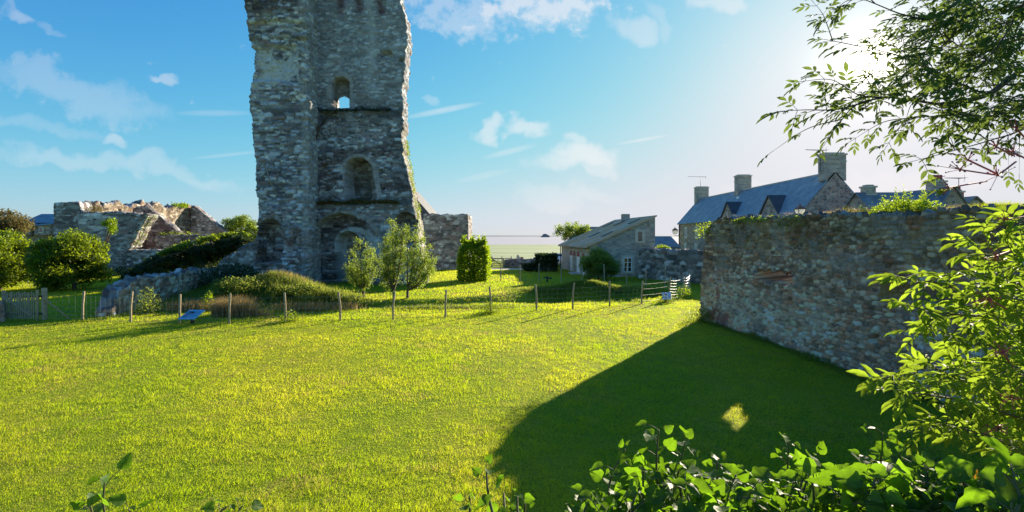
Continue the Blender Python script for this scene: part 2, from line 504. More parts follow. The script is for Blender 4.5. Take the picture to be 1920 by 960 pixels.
def T_ovate():
    out = [(0, 0), (.12, -.26), (.35, -.44), (.62, -.36), (.85, -.14), (1, 0)]
    out += [(t, -s) for t, s in out[-2:0:-1]]
    V = [(.45, 0, -.02)] + [(t, s, .18*abs(s) - .14*t*t) for t, s in out]
    n = len(out)
    return np.array(V, float), np.array([(0, 1+i, 1+(i+1) % n) for i in range(n)])[:, ::-1]
def T_blade():
    return np.array([(0, -.5, 0), (0, .5, 0), (1, 0, -.10)], float), np.array([(0, 1, 2)])
def T_blade2():
    return np.array([(0, -.5, 0), (0, .5, 0), (.55, -.32, .0), (.55, .32, .0), (1, 0, -.25)], float), np.array([(0, 1, 3), (0, 3, 2), (2, 3, 4)])
TEMPL = {'diamond': T_diamond(), 'lance': T_lance(), 'ivy': T_ivy(1), 'ivy2': T_ivy(5), 'ovate': T_ovate(), 'blade': T_blade(), 'blade2': T_blade2()}

def unit(a): return a / np.maximum(1e-9, np.linalg.norm(a, axis=1))[:, None]
def rnd_dirs(n, rng):
    return unit(rng.normal(size=(n, 3)))

def leaves(name, B, D, Nn, L, W, mat, parent=None, templ='diamond', rng=None, rnd=None, smooth=True, kind=None):
    """B base, D direction, Nn normal, L length, W width per leaf -> one mesh"""
    rng = rng or np.random.default_rng(1)
    TV, TF = TEMPL[templ]
    n = len(B); D = unit(D); S = unit(np.cross(D, Nn)); Nn = np.cross(S, D)
    L = np.broadcast_to(L, (n,)); W = np.broadcast_to(W, (n,))
    V = (B[:, None, :] + D[:, None, :]*(TV[None, :, 0]*L[:, None])[..., None] + S[:, None, :]*(TV[None, :, 1]*W[:, None])[..., None]
         + Nn[:, None, :]*(TV[None, :, 2]*L[:, None])[..., None]).reshape(-1, 3)
    k = len(TV)
    Fc = (TF[None, :, :] + (np.arange(n)*k)[:, None, None]).reshape(-1, TF.shape[1])
    r = rng.random(n) if rnd is None else rnd
    uv = np.tile(TV[:, :2], (n, 1))
    return mesh_np(name, V, Fc, mat, parent, uv=uv, attrs={'rnd': np.repeat(r, k)}, smooth=smooth)

# ------------------------------------------------------------------ materials
def new_mat(name):
    m = bpy.data.materials.new(name); m.use_nodes = True
    m.node_tree.nodes.clear()
    return m, NT(m.node_tree)
def out(nt, sh): nt.n('ShaderNodeOutputMaterial', ins={'Surface': sh})
def bump(nt, h, dist=0.02, strength=0.6):
    return nt.n('ShaderNodeBump', ins={'Height': h, 'Distance': dist, 'Strength': strength}).outputs[0]

def mat_stone(name, lichen=0.25, detail=30):
    m, n = new_mat(name)
    a = n.n('ShaderNodeAttribute', attribute_name='col')
    pos = n.n('ShaderNodeNewGeometry').outputs['Position']
    fine = n.noise(pos, detail, 5, 0.65)
    mid = n.noise(pos, 5, 4, 0.6)
    c = n.mix(1.0, a.outputs['Color'], n.ramp(fine, [(0.25, (.55, .55, .55)), (0.75, (1.45, 1.42, 1.38))]), 'MULTIPLY')
    li = n.m('MULTIPLY', n.sm(n.noise(pos, 9, 5, 0.7), 0.56, 0.66), lichen)
    c = n.mix(li, c, (.50, .49, .43))
    mo = n.m('MULTIPLY', n.sm(mid, 0.58, 0.72), 0.55)
    c = n.mix(mo, c, (.10, .095, .06))
    h = n.m('ADD', fine, n.m('MULTIPLY', mid, 0.5))
    b = n.n('ShaderNodeBsdfPrincipled', ins={'Base Color': c, 'Roughness': 0.95, 'Specular IOR Level': 0.15, 'Normal': bump(n, h, 0.05, 0.8)})
    out(n, b.outputs[0]); return m

def mat_masonry_uv(name, cols, mortar, su=0.42, sv=0.2, jitter=0.75, gap=0.06, ht=0.03):
    """coursed stone on flat house walls, from the metre UVs"""
    m, n = new_mat(name)
    uv = n.n('ShaderNodeTexCoord').outputs['UV']
    wn = n.n('ShaderNodeTexNoise'); n.l.new(uv, wn.inputs[0]); wn.inputs['Scale'].default_value = 1.3
    uvw = n.vm('ADD', uv, n.vm('SCALE', n.vm('SUBTRACT', wn.outputs['Color'], (.5, .5, .5)).outputs[0], c=0.22).outputs[0]).outputs[0]
    v = n.vm('MULTIPLY', uvw, (1/su, 1/sv, 0)).outputs[0]
    vo = n.n('ShaderNodeTexVoronoi', voronoi_dimensions='2D', ins={'Vector': v, 'Scale': 1.0, 'Randomness': jitter})
    ve = n.n('ShaderNodeTexVoronoi', voronoi_dimensions='2D', feature='DISTANCE_TO_EDGE', ins={'Vector': v, 'Scale': 1.0, 'Randomness': jitter})
    rs = n.n('ShaderNodeSeparateColor', ins={0: vo.outputs['Color']})
    k = len(cols)
    c = n.ramp(rs.outputs[0], [((i + 0.01) / k, cols[i]) for i in range(k)], 'CONSTANT')
    c = n.mix(1.0, c, n.ramp(n.noise(uv, 14, 4, 0.6), [(0.2, (.65, .65, .65)), (0.8, (1.35, 1.35, 1.35))]), 'MULTIPLY')
    c = n.mix(1.0, c, n.ramp(n.noise(uv, 0.6, 4, 0.6), [(0.25, (.7, .7, .7)), (0.75, (1.25, 1.24, 1.2))]), 'MULTIPLY')
    e = n.sm(ve.outputs['Distance'], gap*0.3, gap*1.6)
    c = n.mix(e, mortar, c)
    b = n.n('ShaderNodeBsdfPrincipled', ins={'Base Color': c, 'Roughness': 0.93, 'Specular IOR Level': 0.2,
        'Normal': bump(n, n.m('ADD', n.m('MULTIPLY', e, 1.0), n.m('MULTIPLY', n.noise(uv, 25, 3), 0.5)), ht, 0.7)})
    out(n, b.outputs[0]); return m

def mat_slate(name, c1, c2, lichen=None, lam=0.0, spec=.4):
    m, n = new_mat(name)
    uv = n.n('ShaderNodeTexCoord').outputs['UV']
    br = n.n('ShaderNodeTexBrick', ins={'Vector': uv, 'Color1': (.3, .3, .3, 1), 'Color2': (1, 1, 1, 1), 'Mortar': (0, 0, 0, 1), 'Scale': 1.0,
        'Mortar Size': 0.012, 'Brick Width': 0.26, 'Row Height': 0.18, 'Bias': 0.1})
    br.offset = 0.5
    t = n.n('ShaderNodeSeparateColor', ins={0: br.outputs['Color']}).outputs[0]
    c = n.mix(t, c1, c2)
    c = n.mix(1.0, c, n.ramp(n.noise(uv, 0.9, 5, 0.65), [(0.3, (.7, .7, .7)), (0.72, (1.3, 1.3, 1.3))]), 'MULTIPLY')
    if lichen is not None:
        c = n.mix(n.m('MULTIPLY', n.sm(n.noise(uv, lam, 6, 0.7), 0.40, 0.58), 0.9), c, lichen)
    b = n.n('ShaderNodeBsdfPrincipled', ins={'Base Color': c, 'Roughness': 0.6, 'Specular IOR Level': spec, 'Normal': bump(n, t, 0.015, 0.6)})
    out(n, b.outputs[0]); return m

def mat_leaf(name, c1, c2, tcol, trans=0.45, gloss=0.35, rough=0.4, yel=None, vein=False):
    m, n = new_mat(name)
    r = n.n('ShaderNodeAttribute', attribute_name='rnd').outputs['Fac']
    pos = n.n('ShaderNodeNewGeometry').outputs['Position']
    nz = n.noise(pos, 2.2, 3)
    f = n.m('ADD', n.m('MULTIPLY', r, 0.6), n.m('MULTIPLY', nz, 0.5), clamp=True)
    c = n.mix(f, c1, c2)
    f2 = n.m('FRACT', n.m('MULTIPLY', r, 7.31))
    tcv = n.mix(f2, tuple(x*0.58 for x in tcol), tuple(min(1, x*1.2) for x in tcol))
    mot = n.ramp(n.noise(pos, 90, 4, .65), [(.3, (.78, .80, .74)), (.7, (1.15, 1.15, 1.1))])
    c = n.mix(1.0, c, mot, 'MULTIPLY'); tcv = n.mix(1.0, tcv, mot, 'MULTIPLY')
    if yel is not None:
        q = n.sm(r, 0.994, 0.996)
        c = n.mix(q, c, yel); tcv = n.mix(q, tcv, tuple(min(1, x*1.6) for x in yel))
    if vein:
        uv = n.n('ShaderNodeTexCoord').outputs['UV']
        s2 = n.n('ShaderNodeSeparateXYZ', ins={0: uv})
        sy = n.m('ABSOLUTE', s2.outputs[1])
        mid = n.m('SUBTRACT', 1.0, n.sm(sy, 0.0, 0.035))
        ph = n.m('ADD', n.m('MULTIPLY', s2.outputs[0], 7.0), n.m('MULTIPLY', sy, -6.0))
        sv_ = n.m('SUBTRACT', 1.0, n.sm(n.m('ABSOLUTE', n.m('SUBTRACT', n.m('FRACT', ph), 0.5)), 0.0, 0.09))
        vn = n.m('MAXIMUM', mid, n.m('MULTIPLY', sv_, 0.5))
        c = n.mix(n.m('MULTIPLY', vn, 0.5), c, tuple(x*2.6 for x in c2))
        tcv = n.mix(n.m('MULTIPLY', vn, 0.5), tcv, tuple(x*0.5 for x in tcol))
    d = n.n('ShaderNodeBsdfPrincipled', ins={'Base Color': c, 'Roughness': rough, 'Specular IOR Level': gloss})
    t = n.n('ShaderNodeBsdfTranslucent', ins={'Color': tcv})
    mx = n.n('ShaderNodeMixShader', ins={0: trans, 1: d.outputs[0], 2: t.outputs[0]})
    out(n, mx.outputs[0]); return m

def mat_plain(name, c, rough=0.7, var=0.25, scale=6, metal=0.0, spec=0.4, bmp=0.0, emit=None):
    m, n = new_mat(name)
    pos = n.n('ShaderNodeTexCoord').outputs['Object']
    k = n.ramp(n.noise(pos, scale, 5, 0.6), [(0.2, (1-var,)*3), (0.8, (1+var,)*3)])
    cc = n.mix(1.0, c, k, 'MULTIPLY')
    ins = {'Base Color': cc, 'Roughness': rough, 'Metallic': metal, 'Specular IOR Level': spec}
    if bmp: ins['Normal'] = bump(n, n.noise(pos, scale*4, 4), bmp, 0.6)
    b = n.n('ShaderNodeBsdfPrincipled', ins=ins)
    out(n, b.outputs[0]); return m

M = {}
M['ruin'] = mat_stone('ruin_rubble')
M['wall'] = mat_stone('wall_rubble', 0.35, 45)
M['bark'] = mat_plain('bark', (.10, .075, .05), .95, .4, 12, bmp=.02)
M['twig'] = mat_plain('green_twig', (.10, .10, .035), .7, .3, 20)
M['redstem'] = mat_plain('red_stem', (.55, .09, .10), .5, .3, 20)
M['berry'] = mat_plain('berry', (.20, .06, .05), .3, .3, 30, spec=.6)
M['post'] = mat_plain('weathered_post', (.36, .28, .17), .9, .35, 10, bmp=.01)
M['wood'] = mat_plain('grey_wood', (.30, .26, .19), .9, .35, 8, bmp=.01)
M['darkwood'] = mat_plain('dark_wood', (.06, .05, .045), .9, .3, 8)
M['wire'] = mat_plain('wire', (.28, .30, .27), .5, .1, 4, metal=.3)
M['wire_white'] = mat_plain('pale_wire', (.75, .76, .72), .4, .1, 4)
M['slate_big'] = mat_slate('slate_blue', (.17, .23, .29), (.25, .32, .38))
M['slate_mid'] = mat_slate('slate_grey', (.16, .17, .19), (.24, .25, .27))
M['slate_dark'] = mat_slate('slate_dark', (.05, .055, .065), (.09, .095, .105))
M['slate_lich'] = mat_slate('slate_lichen', (.48, .37, .26), (.62, .49, .36), (.52, .28, .10), 0.35, .12)
M['house'] = mat_masonry_uv('house_granite', [(.36, .29, .25), (.26, .20, .18), (.44, .38, .33), (.20, .16, .15), (.38, .28, .22), (.30, .26, .24)], (.46, .42, .37), .42, .26)
M['barn'] = mat_masonry_uv('barn_stone', [(.40, .38, .34), (.32, .31, .29), (.46, .43, .38), (.28, .27, .26), (.37, .33, .29)], (.42, .40, .36), .40, .16, .55, .045)
M['barn_side'] = mat_masonry_uv('barn_side', [(.50, .45, .39), (.44, .40, .35), (.54, .50, .43), (.40, .35, .30)], (.52, .47, .41), .36, .14, .55, .045)
M['quoin'] = mat_plain('dressed_stone', (.52, .48, .42), .9, .2, 3, bmp=.01)
M['brick'] = mat_plain('red_brick', (.36, .10, .07), .9, .35, 9)
M['white'] = mat_plain('white_paint', (.78, .79, .78), .5, .06, 5)
M['glass'] = mat_plain('dark_glass', (.02, .022, .025), .06, .1, 2, spec=1.0)
M['chim'] = mat_masonry_uv('chimney_stone', [(.42, .39, .35), (.33, .31, .29), (.48, .44, .39), (.36, .30, .26)], (.44, .41, .37), .5, .22)
M['metal'] = mat_plain('dark_metal', (.05, .05, .055), .45, .2, 8, metal=.6)
M['copper'] = mat_plain('lamp_cap', (.25, .10, .06), .5, .2, 8, metal=.4)
# ================================================================== GROUND
def gz(x, y):
    x = np.asarray(x, float); y = np.asarray(y, float)
    z = 0.05*(fbm(x/6, y/6, 3, 3) - .5) * 2
    # dry ditch beyond the fence
    yc = np.interp(x, [-11, -8, -4, 0, 3, 6, 8.5], [23.6, 24.0, 24.6, 26.6, 27.6, 27.6, 28.5])
    wd = np.interp(x, [-11, -8, -1, 1.5, 6, 9], [1.6, 1.9, 1.9, 3.4, 3.3, 1.6])
    dp = np.interp(x, [-12, -9, -2, 0.5, 2, 6, 9.5], [0, .75, .7, 1.1, 1.75, 1.6, 0])
    q = np.abs(y - yc) / wd
    z = z - dp * (1 - sst(q, 0.25, 1.0)) * (1 + .25*(fbm(x/1.3, y/1.3, 8, 3) - .5))
    # tongue of the far bank, rubble mound under the tower
    z = z + .35*(fbm(x/.9, y/.9, 19, 3)-.5)*np.exp(-((x+12.5)/4)**2 - ((y-25)/2)**2)
    z = z + 0.55*np.exp(-((x-4.6)/1.6)**2 - ((y-30.6)/.9)**2)
    z = z + 1.15*np.exp(-((x+12.5)/2.2)**2 - ((y-25.6)/1.5)**2) + .5*np.exp(-((x+13.5)/3)**2 - ((y-29.0)/2.3)**2)
    z = z + 0.7*np.exp(-((x+17.5)/3.0)**2 - ((y-32.0)/2.5)**2)
    drop = sst(y - 50*sst(np.abs(x-5), 14, 26), 64, 84)
    z = z - 2.2*drop
    return z
def grid(xs, ys, fz):
    Xg, Yg = np.meshgrid(xs, ys, indexing='ij')
    V = np.stack([Xg, Yg, fz(Xg, Yg)], -1).reshape(-1, 3)
    i = np.arange(len(xs)*len(ys)).reshape(len(xs), len(ys))
    return V, np.stack([i[:-1, :-1], i[1:, :-1], i[1:, 1:], i[:-1, 1:]], -1).reshape(-1, 4)
xs = np.concatenate([-np.geomspace(9000, 42, 26), np.linspace(-40, -22, 50)[:-1], np.linspace(-22, 14, 200)[:-1], np.linspace(14, 40, 50), np.geomspace(42, 9000, 26)])
ys = np.concatenate([-np.geomspace(300, 12, 10), np.linspace(-10, 4, 15)[:-1], np.linspace(4, 42, 230)[:-1], np.linspace(42, 110, 60), np.geomspace(115, 9000, 24)])

def mat_ground():
    m, n = new_mat('meadow_ground')
    pos = n.n('ShaderNodeNewGeometry').outputs['Position']
    a = n.noise(pos, .22, 5, .6); b = n.noise(pos, 1.6, 5, .65); c_ = n.noise(pos, 22, 4, .7)
    c = n.mix(n.sm(a, .38, .66), (.16, .235, .012), (.27, .29, .02))
    c = n.mix(n.m('MULTIPLY', n.sm(b, .52, .70), .6), c, (.30, .28, .05))
    c = n.mix(1.0, c, n.ramp(c_, [(.28, (.35, .42, .35)), (.62, (1.35, 1.3, 1.2))]), 'MULTIPLY')
    bs = n.n('ShaderNodeBsdfPrincipled', ins={'Base Color': c, 'Roughness': .9, 'Specular IOR Level': .1,
              'Normal': bump(n, n.m('ADD', c_, b), .06, .8)})
    t = n.n('ShaderNodeBsdfTranslucent', ins={'Color': n.mix(1.0, c, (2.2, 2.0, .6), 'MULTIPLY')})
    out(n, n.n('ShaderNodeMixShader', ins={0: .0, 1: bs.outputs[0], 2: t.outputs[0]}).outputs[0]); return m
M['ground'] = mat_ground()
V, Fc = grid(xs, ys, gz)
g = mesh_np('ground', V, Fc, M['ground'], smooth=True); tag(g, kind='structure', label='mown green lawn with a dry ditch around the ruined tower')

def mat_marsh():
    m, n = new_mat('salt_marsh')
    pos = n.n('ShaderNodeNewGeometry').outputs['Position']
    st = n.vm('MULTIPLY', pos, (.010, .055, 0)).outputs[0]
    a = n.noise(st, 1.0, 6, .6); b = n.noise(n.vm('MULTIPLY', pos, (.04, .16, 0)).outputs[0], 1.0, 4, .6)
    c = n.mix(n.sm(a, .35, .65), (.30, .36, .15), (.42, .46, .25))
    c = n.mix(n.m('MULTIPLY', n.sm(b, .60, .68), .7), c, (.10, .13, .07))
    c = n.mix(n.m('MULTIPLY', n.sm(a, .66, .70), .9), c, (.62, .60, .56))
    bs = n.n('ShaderNodeBsdfPrincipled', ins={'Base Color': c, 'Roughness': .9, 'Specular IOR Level': .2})
    out(n, bs.outputs[0]); return m
def mat_sand():
    m, n = new_mat('wet_sand')
    pos = n.n('ShaderNodeNewGeometry').outputs['Position']
    a = n.noise(n.vm('MULTIPLY', pos, (.0012, .008, 0)).outputs[0], 1.0, 6, .6)
    c = n.mix(n.sm(a, .3, .7), (.50, .42, .40), (.62, .56, .53))
    bs = n.n('ShaderNodeBsdfPrincipled', ins={'Base Color': c, 'Roughness': .5, 'Specular IOR Level': .4})
    out(n, bs.outputs[0]); return m
V, Fc = grid(np.linspace(-900, 900, 40), np.linspace(92, 305, 30), lambda x, y: -2.0 + 0.15*np.sin(x/30)*0 + .12*fbm(x/20, y/9, 4, 3))
tag(mesh_np('marsh', V, Fc, mat_marsh(), smooth=True), kind='structure', label='pale green salt marsh beyond the boundary wall')
V, Fc = grid(np.concatenate([-np.geomspace(12000, 900, 12), np.linspace(-850, 850, 20), np.geomspace(900, 12000, 12)]), np.geomspace(300, 12000, 30), lambda x, y: -2.0 + 0*x)
tag(mesh_np('sand_flats', V, Fc, mat_sand()), kind='structure', label='pinkish tidal sand flats up to the horizon')
M['coast'] = mat_plain('far_land', (.16, .20, .20), 1, .1, .01)
V, Fc = grid(np.linspace(-9000, 5200, 90), np.linspace(7000, 7400, 5), lambda x, y: -4 + (10 + 14*fbm(x/700, x*0, 5, 4))*np.clip(1 - np.abs(y-7200)/200, 0, 1)*sst(6500-x, 0, 5000) + 3)
tag(mesh_np('coast', V, Fc, M['coast'], smooth=True), kind='structure', label='low blue line of far coast on the horizon')
# rocky islet far out on the flats
c0 = at(1022, 443, 2600)
th = np.linspace(0, 2*math.pi, 25)[:-1]
V = []; rings = [(1.0, -6), (.95, 2), (.8, 9), (.6, 13), (.35, 16.5), (.1, 18)]
for k, (r_, z_) in enumerate(rings):
    for t in th:
        q = 21*r_*(1 + .25*math.sin(3*t + k) + .15*math.sin(7*t + 2*k)); V.append((c0.x + q*math.cos(t), 2600 + q*math.sin(t)*.8, z_ - 2 + 1.4*math.sin(5*t + k)))
n_ = 24; Fq = [(k*n_ + i, k*n_ + (i+1) % n_, (k+1)*n_ + (i+1) % n_, (k+1)*n_ + i) for k in range(5) for i in range(n_)]
isl = mesh_np('rocky_islet', np.array(V), np.array(Fq), mat_plain('far_rock', (.20, .20, .20), 1, .3, .1), smooth=True)
tag(isl, 'small dark rocky islet standing alone on the far horizon', 'islet')
# pale gravel path to the gate
M['gravel'] = mat_plain('gravel', (.42, .40, .36), .95, .25, 1.5, bmp=.02)
pth = [(-5.5, 49.8), (-2, 49.6), (0.5, 49.3), (2.5, 49.2), (4.2, 48.0)]; V = []; Fq = []
for i, (x, y) in enumerate(pth):
    for j, dy in enumerate((-1.0, 1.4)): V.append((x, y + dy, float(gz(x, y+dy)) + .02))
for i in range(len(pth)-1): Fq.append((2*i, 2*i+2, 2*i+3, 2*i+1))
tag(mesh_np('path', V, Fq, M['gravel']), kind='structure', label='pale gravel path leading to the field gate')

# ================================================================== RUINED TOWER
def lerp(x, xs_, ys_): return np.interp(x, xs_, ys_)
def Zof(py, d): return CAMZ - (py - 443)/F*d
def Xof(px, d): return (px - 960)/F*d
TR = Vector((-12, 36, 0))
tower = empty('ruined_tower', TR, 'tall roofless ruin of a rubble stone keep, two standing wall faces, arched opening high up', 'ruined tower')
DL, DR = 32.6, 34.3
# left pier
XL, XR = Xof(484, DL), Xof(579, DL)
zl = [Zof(y, DL) for y in (540, 400, 300, 240, 225, 203, 200, 160, 145, 134, 95, 88, 75, 30, 0, -120)]
xl = [Xof(x, DL) for x in (478, 484, 481, 474, 474, 467, 468, 471, 475, 479, 480, 473, 470, 466, 462, 458)]
def warpL(P):
    x, y, z = P[:, 0], P[:, 1], P[:, 2]
    left = lerp(z, zl, xl); right = lerp(z, [0, 4, 12, 20, 25], [XR - .02, XR, XR-.05, XR - .12, XR - .3])
    t = (x - XL)/(XR - XL)
    jag = .12*(np.round(3*vnoise(z/.33, z*0, 61))/3 - .5)
    x2 = left + jag*(1-t) + t*(right - left)
    return np.stack([x2, y, z], 1)
def sm2(u, a, b): return sst(u, a, b)
def recL(u, z):
    x = XL + u
    r = np.zeros(u.shape)
    # pale plastered panel, cavity over it, hollow at the foot
    n1 = .5*(fbm(u*1.2, z*1.2, 71, 3) - .5)
    m1 = sm2(x, -17.35, -17.2)*sm2(-x, 14.4, 14.55)*sm2(z + n1, 13.8, 13.95)*sm2(-z - n1, -16.4, -16.1)
    r += .28*m1
    m2 = sm2(-(np.hypot((x+15.6)/2.2, (z-17.4)/.75) + .5*(fbm(u, z, 72, 4)-.5)), -1.0, -.75)
    r += .16*m2
    zz = (z - 2.4)/2.2; hw = .98*np.sqrt(np.clip(1 - np.clip(zz - .35, 0, 1)**2/.42, 0, 1))
    m3 = (np.abs(x + 16.45 + .25*(fbm(u*2, z*2, 73, 3)-.5)) < hw)*(z > 1.6)
    r += 1.5*m3
    # battered bulge under the hollow, overhanging upper part
    r -= .18*sm2(-z, -2.6, -1.6)
    r -= .25*sm2(z, 16.6, 17.0)
    r += .35*(fbm(u/1.1, z/1.1, 74, 4) - .5)
    return r
def zoneL(x, y, z, u, c, sec):
    n1 = fbm(x*1.7, z*1.7, 75, 4)
    m1 = (sst(x, -17.5, -17.2)*sst(-x, 14.2, 14.4)*sst(z + (n1-.5)*1.5, 13.7, 14.0)*sst(-z - (n1-.5), -16.6, -16.0))*(sec == 0)
    m1 = m1*sst(n1, .40, .50)
    c = c*(1-m1[..., None]) + np.array([.56, .54, .50])*m1[..., None]
    m2 = sst(z, 16.9, 17.6)*sst(n1, .36, .5)*(sec == 0)
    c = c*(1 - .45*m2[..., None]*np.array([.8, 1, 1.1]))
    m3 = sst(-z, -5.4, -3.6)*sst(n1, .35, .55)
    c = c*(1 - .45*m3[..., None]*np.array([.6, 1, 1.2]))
    q = sst(x, -14.35, -14.1)*(sec == 0)  # sunlit pier edge put into the colour as paler stone
    c = c*(1-.35*q[..., None]) + np.array([.50, .47, .42])*.35*q[..., None]
    e = (sec == 1)*.35  # same painted sunlight on the right side of the pier
    c = c*(1-e[..., None]) + np.array([.54, .50, .44])*e[..., None]
    return np.clip(c*np.array([1.0, 1.12, 1.28]), .02, .8)
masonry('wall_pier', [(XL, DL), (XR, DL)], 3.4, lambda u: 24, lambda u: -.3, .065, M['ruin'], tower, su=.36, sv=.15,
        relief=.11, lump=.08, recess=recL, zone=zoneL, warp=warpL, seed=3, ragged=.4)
# right wall
X0, X1 = Xof(577, DR), Xof(757, DR)
zr = [Zof(y, DR) for y in (545, 503, 474, 427, 380, 343, 310, 285, 262, 240, 187, 160, 153, 103, 72, 40, 12, 0, -120)]
xr = [Xof(x, DR) for x in (797, 794, 789, 783, 775, 769, 761, 756, 754, 755, 756, 752, 757, 759, 764, 763, 753, 750, 745)]
def warpR(P):
    x, y, z = P[:, 0], P[:, 1], P[:, 2]
    t = (x - X0)/(X1 - X0)
    jag = .16*(np.round(3*vnoise(z/.30, z*0, 62))/3 - .5)
    x2 = X0 + t*(lerp(z, zr, xr) + jag - X0)
    # foot of the broken end is thicker
    k = sst(-z, -9, -4)
    y2 = np.where(y > DR + .9, y + k*.3, y)
    return np.stack([x2, y2, z], 1)
def arch(x, z, xc, hw, zb, zc):
    """round-headed opening: springing at zc - hw"""
    top = zc - hw
    return (np.abs(x - xc) < hw) & (z > zb) & ((z < top) | (np.hypot(x - xc, z - top) < hw))
WX = Xof(638.5, DR)
def ux(u, z):
    r = np.maximum(X1 - X0, 1); t = u/(X1-X0)
    return X0 + t*(lerp(z, zr, xr) - X0)
def throR(u, z):
    x = ux(u, z); return arch(x, z, WX, .60, 12.62, 14.72) & arch(x, z, WX, .56, 12.7, 13.65)
def winrec(u, z):
    x = ux(u, z); return arch(x, z, WX, .63, 12.58, 14.78)
def rbR(u, z): return np.where(winrec(u, z), .80, 0)
def recR(u, z):
    x = ux(u, z); r = np.zeros(u.shape)
    r -= .16*sst(-z, -12.5, -12.3) + .28*sst(-z + .5*(fbm(u, z*0, 80, 3)-.5), -6.1, -5.6)
    w_ = winrec(u, z); r = np.where(w_, .72, r)
    n_ = arch(x, z, -10.95, .92, 5.65, 9.0); r = np.where(n_, 1.15, r)
    n2 = arch(x, z, -10.95, .60, 5.9, 8.3); r = np.where(n2, 1.42, r)
    b = arch(x, z, -12.1, 2.0, -1, 5.0); r = np.where(b, .38, r)
    b3 = arch(x, z, -7.55, .75, 2.6, 5.1); r = np.where(b3, .55, r)
    d = arch(x, z, -11.85, .90, -1, 3.75); r = np.where(d, 1.45, r)
    for (a, zz, w2, h2, dd) in ((-12.2, 20.3, .25, .5, .35), (-10.9, 20.3, .25, .9, .3), (-9.3, 20.2, .25, .9, .3), (-9.0, 16.4, .42, .22, .4), (-7.9, 16.0, .14, .12, .4),
              (-12.9, 12.0, .5, .25, .25), (-9.35, 8.0, .12, .12, .35), (-13.3, 8.4, .2, .15, .3), (-9.2, 6.8, .1, .1, .3)):
        r = np.where((np.abs(x-a) < w2) & (np.abs(z-zz) < h2), r + dd, r)
    r += sst(-z, -12.6, -12.2)*.22*(fbm(u/.9, z/.9, 81, 4)-.5)
    return r
def zoneR(x, y, z, u, c, sec):
    f = (sec == 0)
    n1 = fbm(x*1.1, z*1.1, 85, 4); n2 = fbm(x*.35, z*1.6, 86, 4)
    up = sst(z, 12.3, 12.8)*f
    c = c*(1 - .35*up[..., None]) + np.array([.36, .345, .315])*.35*up[..., None]
    # pale streak, dark damp bands, red stained slots
    s1 = np.exp(-((x + 10.1 + .3*(n1-.5))/.35)**2)*sst(z, 12.4, 15)*f*.45
    c = c*(1 - s1[..., None]) + np.array([.52, .50, .46])*s1[..., None]
    d1 = sst(n2, .45, .62)*.5*f*sst(-z, -16, -9)
    c = c*(1 - d1[..., None]*np.array([.85, 1, 1.05]))
    for a in (-12.2, -10.9, -9.3):
        k = np.exp(-((x - a)/.25)**2)*sst(z + 1.2*(n1-.5), 19.0, 19.5)*f*.75
        c = c*(1-k[..., None]) + np.array([.17, .07, .06])*k[..., None]
    for (xc, hw, zb, zc, wd, cc) in ((WX, .63, 12.6, 14.78, .32, (.38, .33, .30)), (-10.95, .92, 5.6, 9.0, .3, (.36, .31, .28)), (-11.85, .90, -1, 3.75, .32, (.46, .45, .42)), (-12.1, 2.0, -1, 5.0, .2, (.30, .27, .22))):
        top = zc - hw
        dd = np.where(z < top, np.abs(np.abs(x - xc) - hw), np.abs(np.hypot(x-xc, z-top) - hw))
        outer = np.where(z < top, np.abs(x-xc) > hw, np.hypot(x-xc, z-top) > hw)
        ang = np.where(z < top, np.floor(z/.34), np.floor(np.arctan2(x-xc, z-top)*hw/.24) + 40)
        vr = _h(ang, ang*0 + 3, 9)
        k = (dd < wd)*outer*(z > zb)*f*.8
        c = np.where(k[..., None] > 0, (np.array(cc)*(.75 + .5*vr)[..., None])*.8 + c*.2, c)
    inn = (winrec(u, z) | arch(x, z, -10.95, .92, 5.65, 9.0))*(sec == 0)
    c = np.where(inn[..., None] > 0, c*.4 + np.array([.13, .09, .055])*.6, c)  # shade of the window and niche recesses put into a darker brown
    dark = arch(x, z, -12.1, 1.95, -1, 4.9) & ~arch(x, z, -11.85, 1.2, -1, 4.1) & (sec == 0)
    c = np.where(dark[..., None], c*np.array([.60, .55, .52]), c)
    pl = (sst(x, -11.2, -11.0)*sst(-x, 9.9, 10.2)*sst(z, 1.8, 2.2)*sst(-z, -4.2, -3.8)*sst(n1, .42, .5))*f
    c = c*(1-.7*pl[..., None]) + np.array([.46, .45, .42])*.7*pl[..., None]
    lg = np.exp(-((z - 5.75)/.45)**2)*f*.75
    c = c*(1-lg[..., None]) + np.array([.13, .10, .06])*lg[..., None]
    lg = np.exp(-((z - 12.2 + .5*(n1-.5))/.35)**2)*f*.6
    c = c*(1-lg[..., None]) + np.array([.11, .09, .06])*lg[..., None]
    # broken end: warm brown core rubble
    e = (sec == 1)*sst(-z, -13, -9)*.6
    c = c*(1-e[..., None]) + np.array([.40, .32, .20])*e[..., None]
    return np.clip(c*np.array([1.0, 1.14, 1.32]), .02, .8)
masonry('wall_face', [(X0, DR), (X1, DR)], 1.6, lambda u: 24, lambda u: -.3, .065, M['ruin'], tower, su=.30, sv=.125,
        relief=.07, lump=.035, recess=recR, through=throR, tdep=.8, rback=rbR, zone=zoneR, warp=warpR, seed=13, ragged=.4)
# dead creeper stem on the pier
tubes('creeper_stem', [([(Xof(a, 32.3), 32.30, Zof(b, 32.3)) for a, b in ((494, 305), (502, 325), (507, 342), (516, 358), (521, 366))], [.05, .045, .04, .03, .02])], M['wood'], tower)
tubes('creeper_root', [([(Xof(a, 33.9), 33.95 - .02*i, Zof(b, 33.9)) for i, (a, b) in enumerate(((592, 262), (597, 240), (608, 226), (620, 214), (628, 205)))], [.07, .08, .07, .05, .04])], M['bark'], tower)
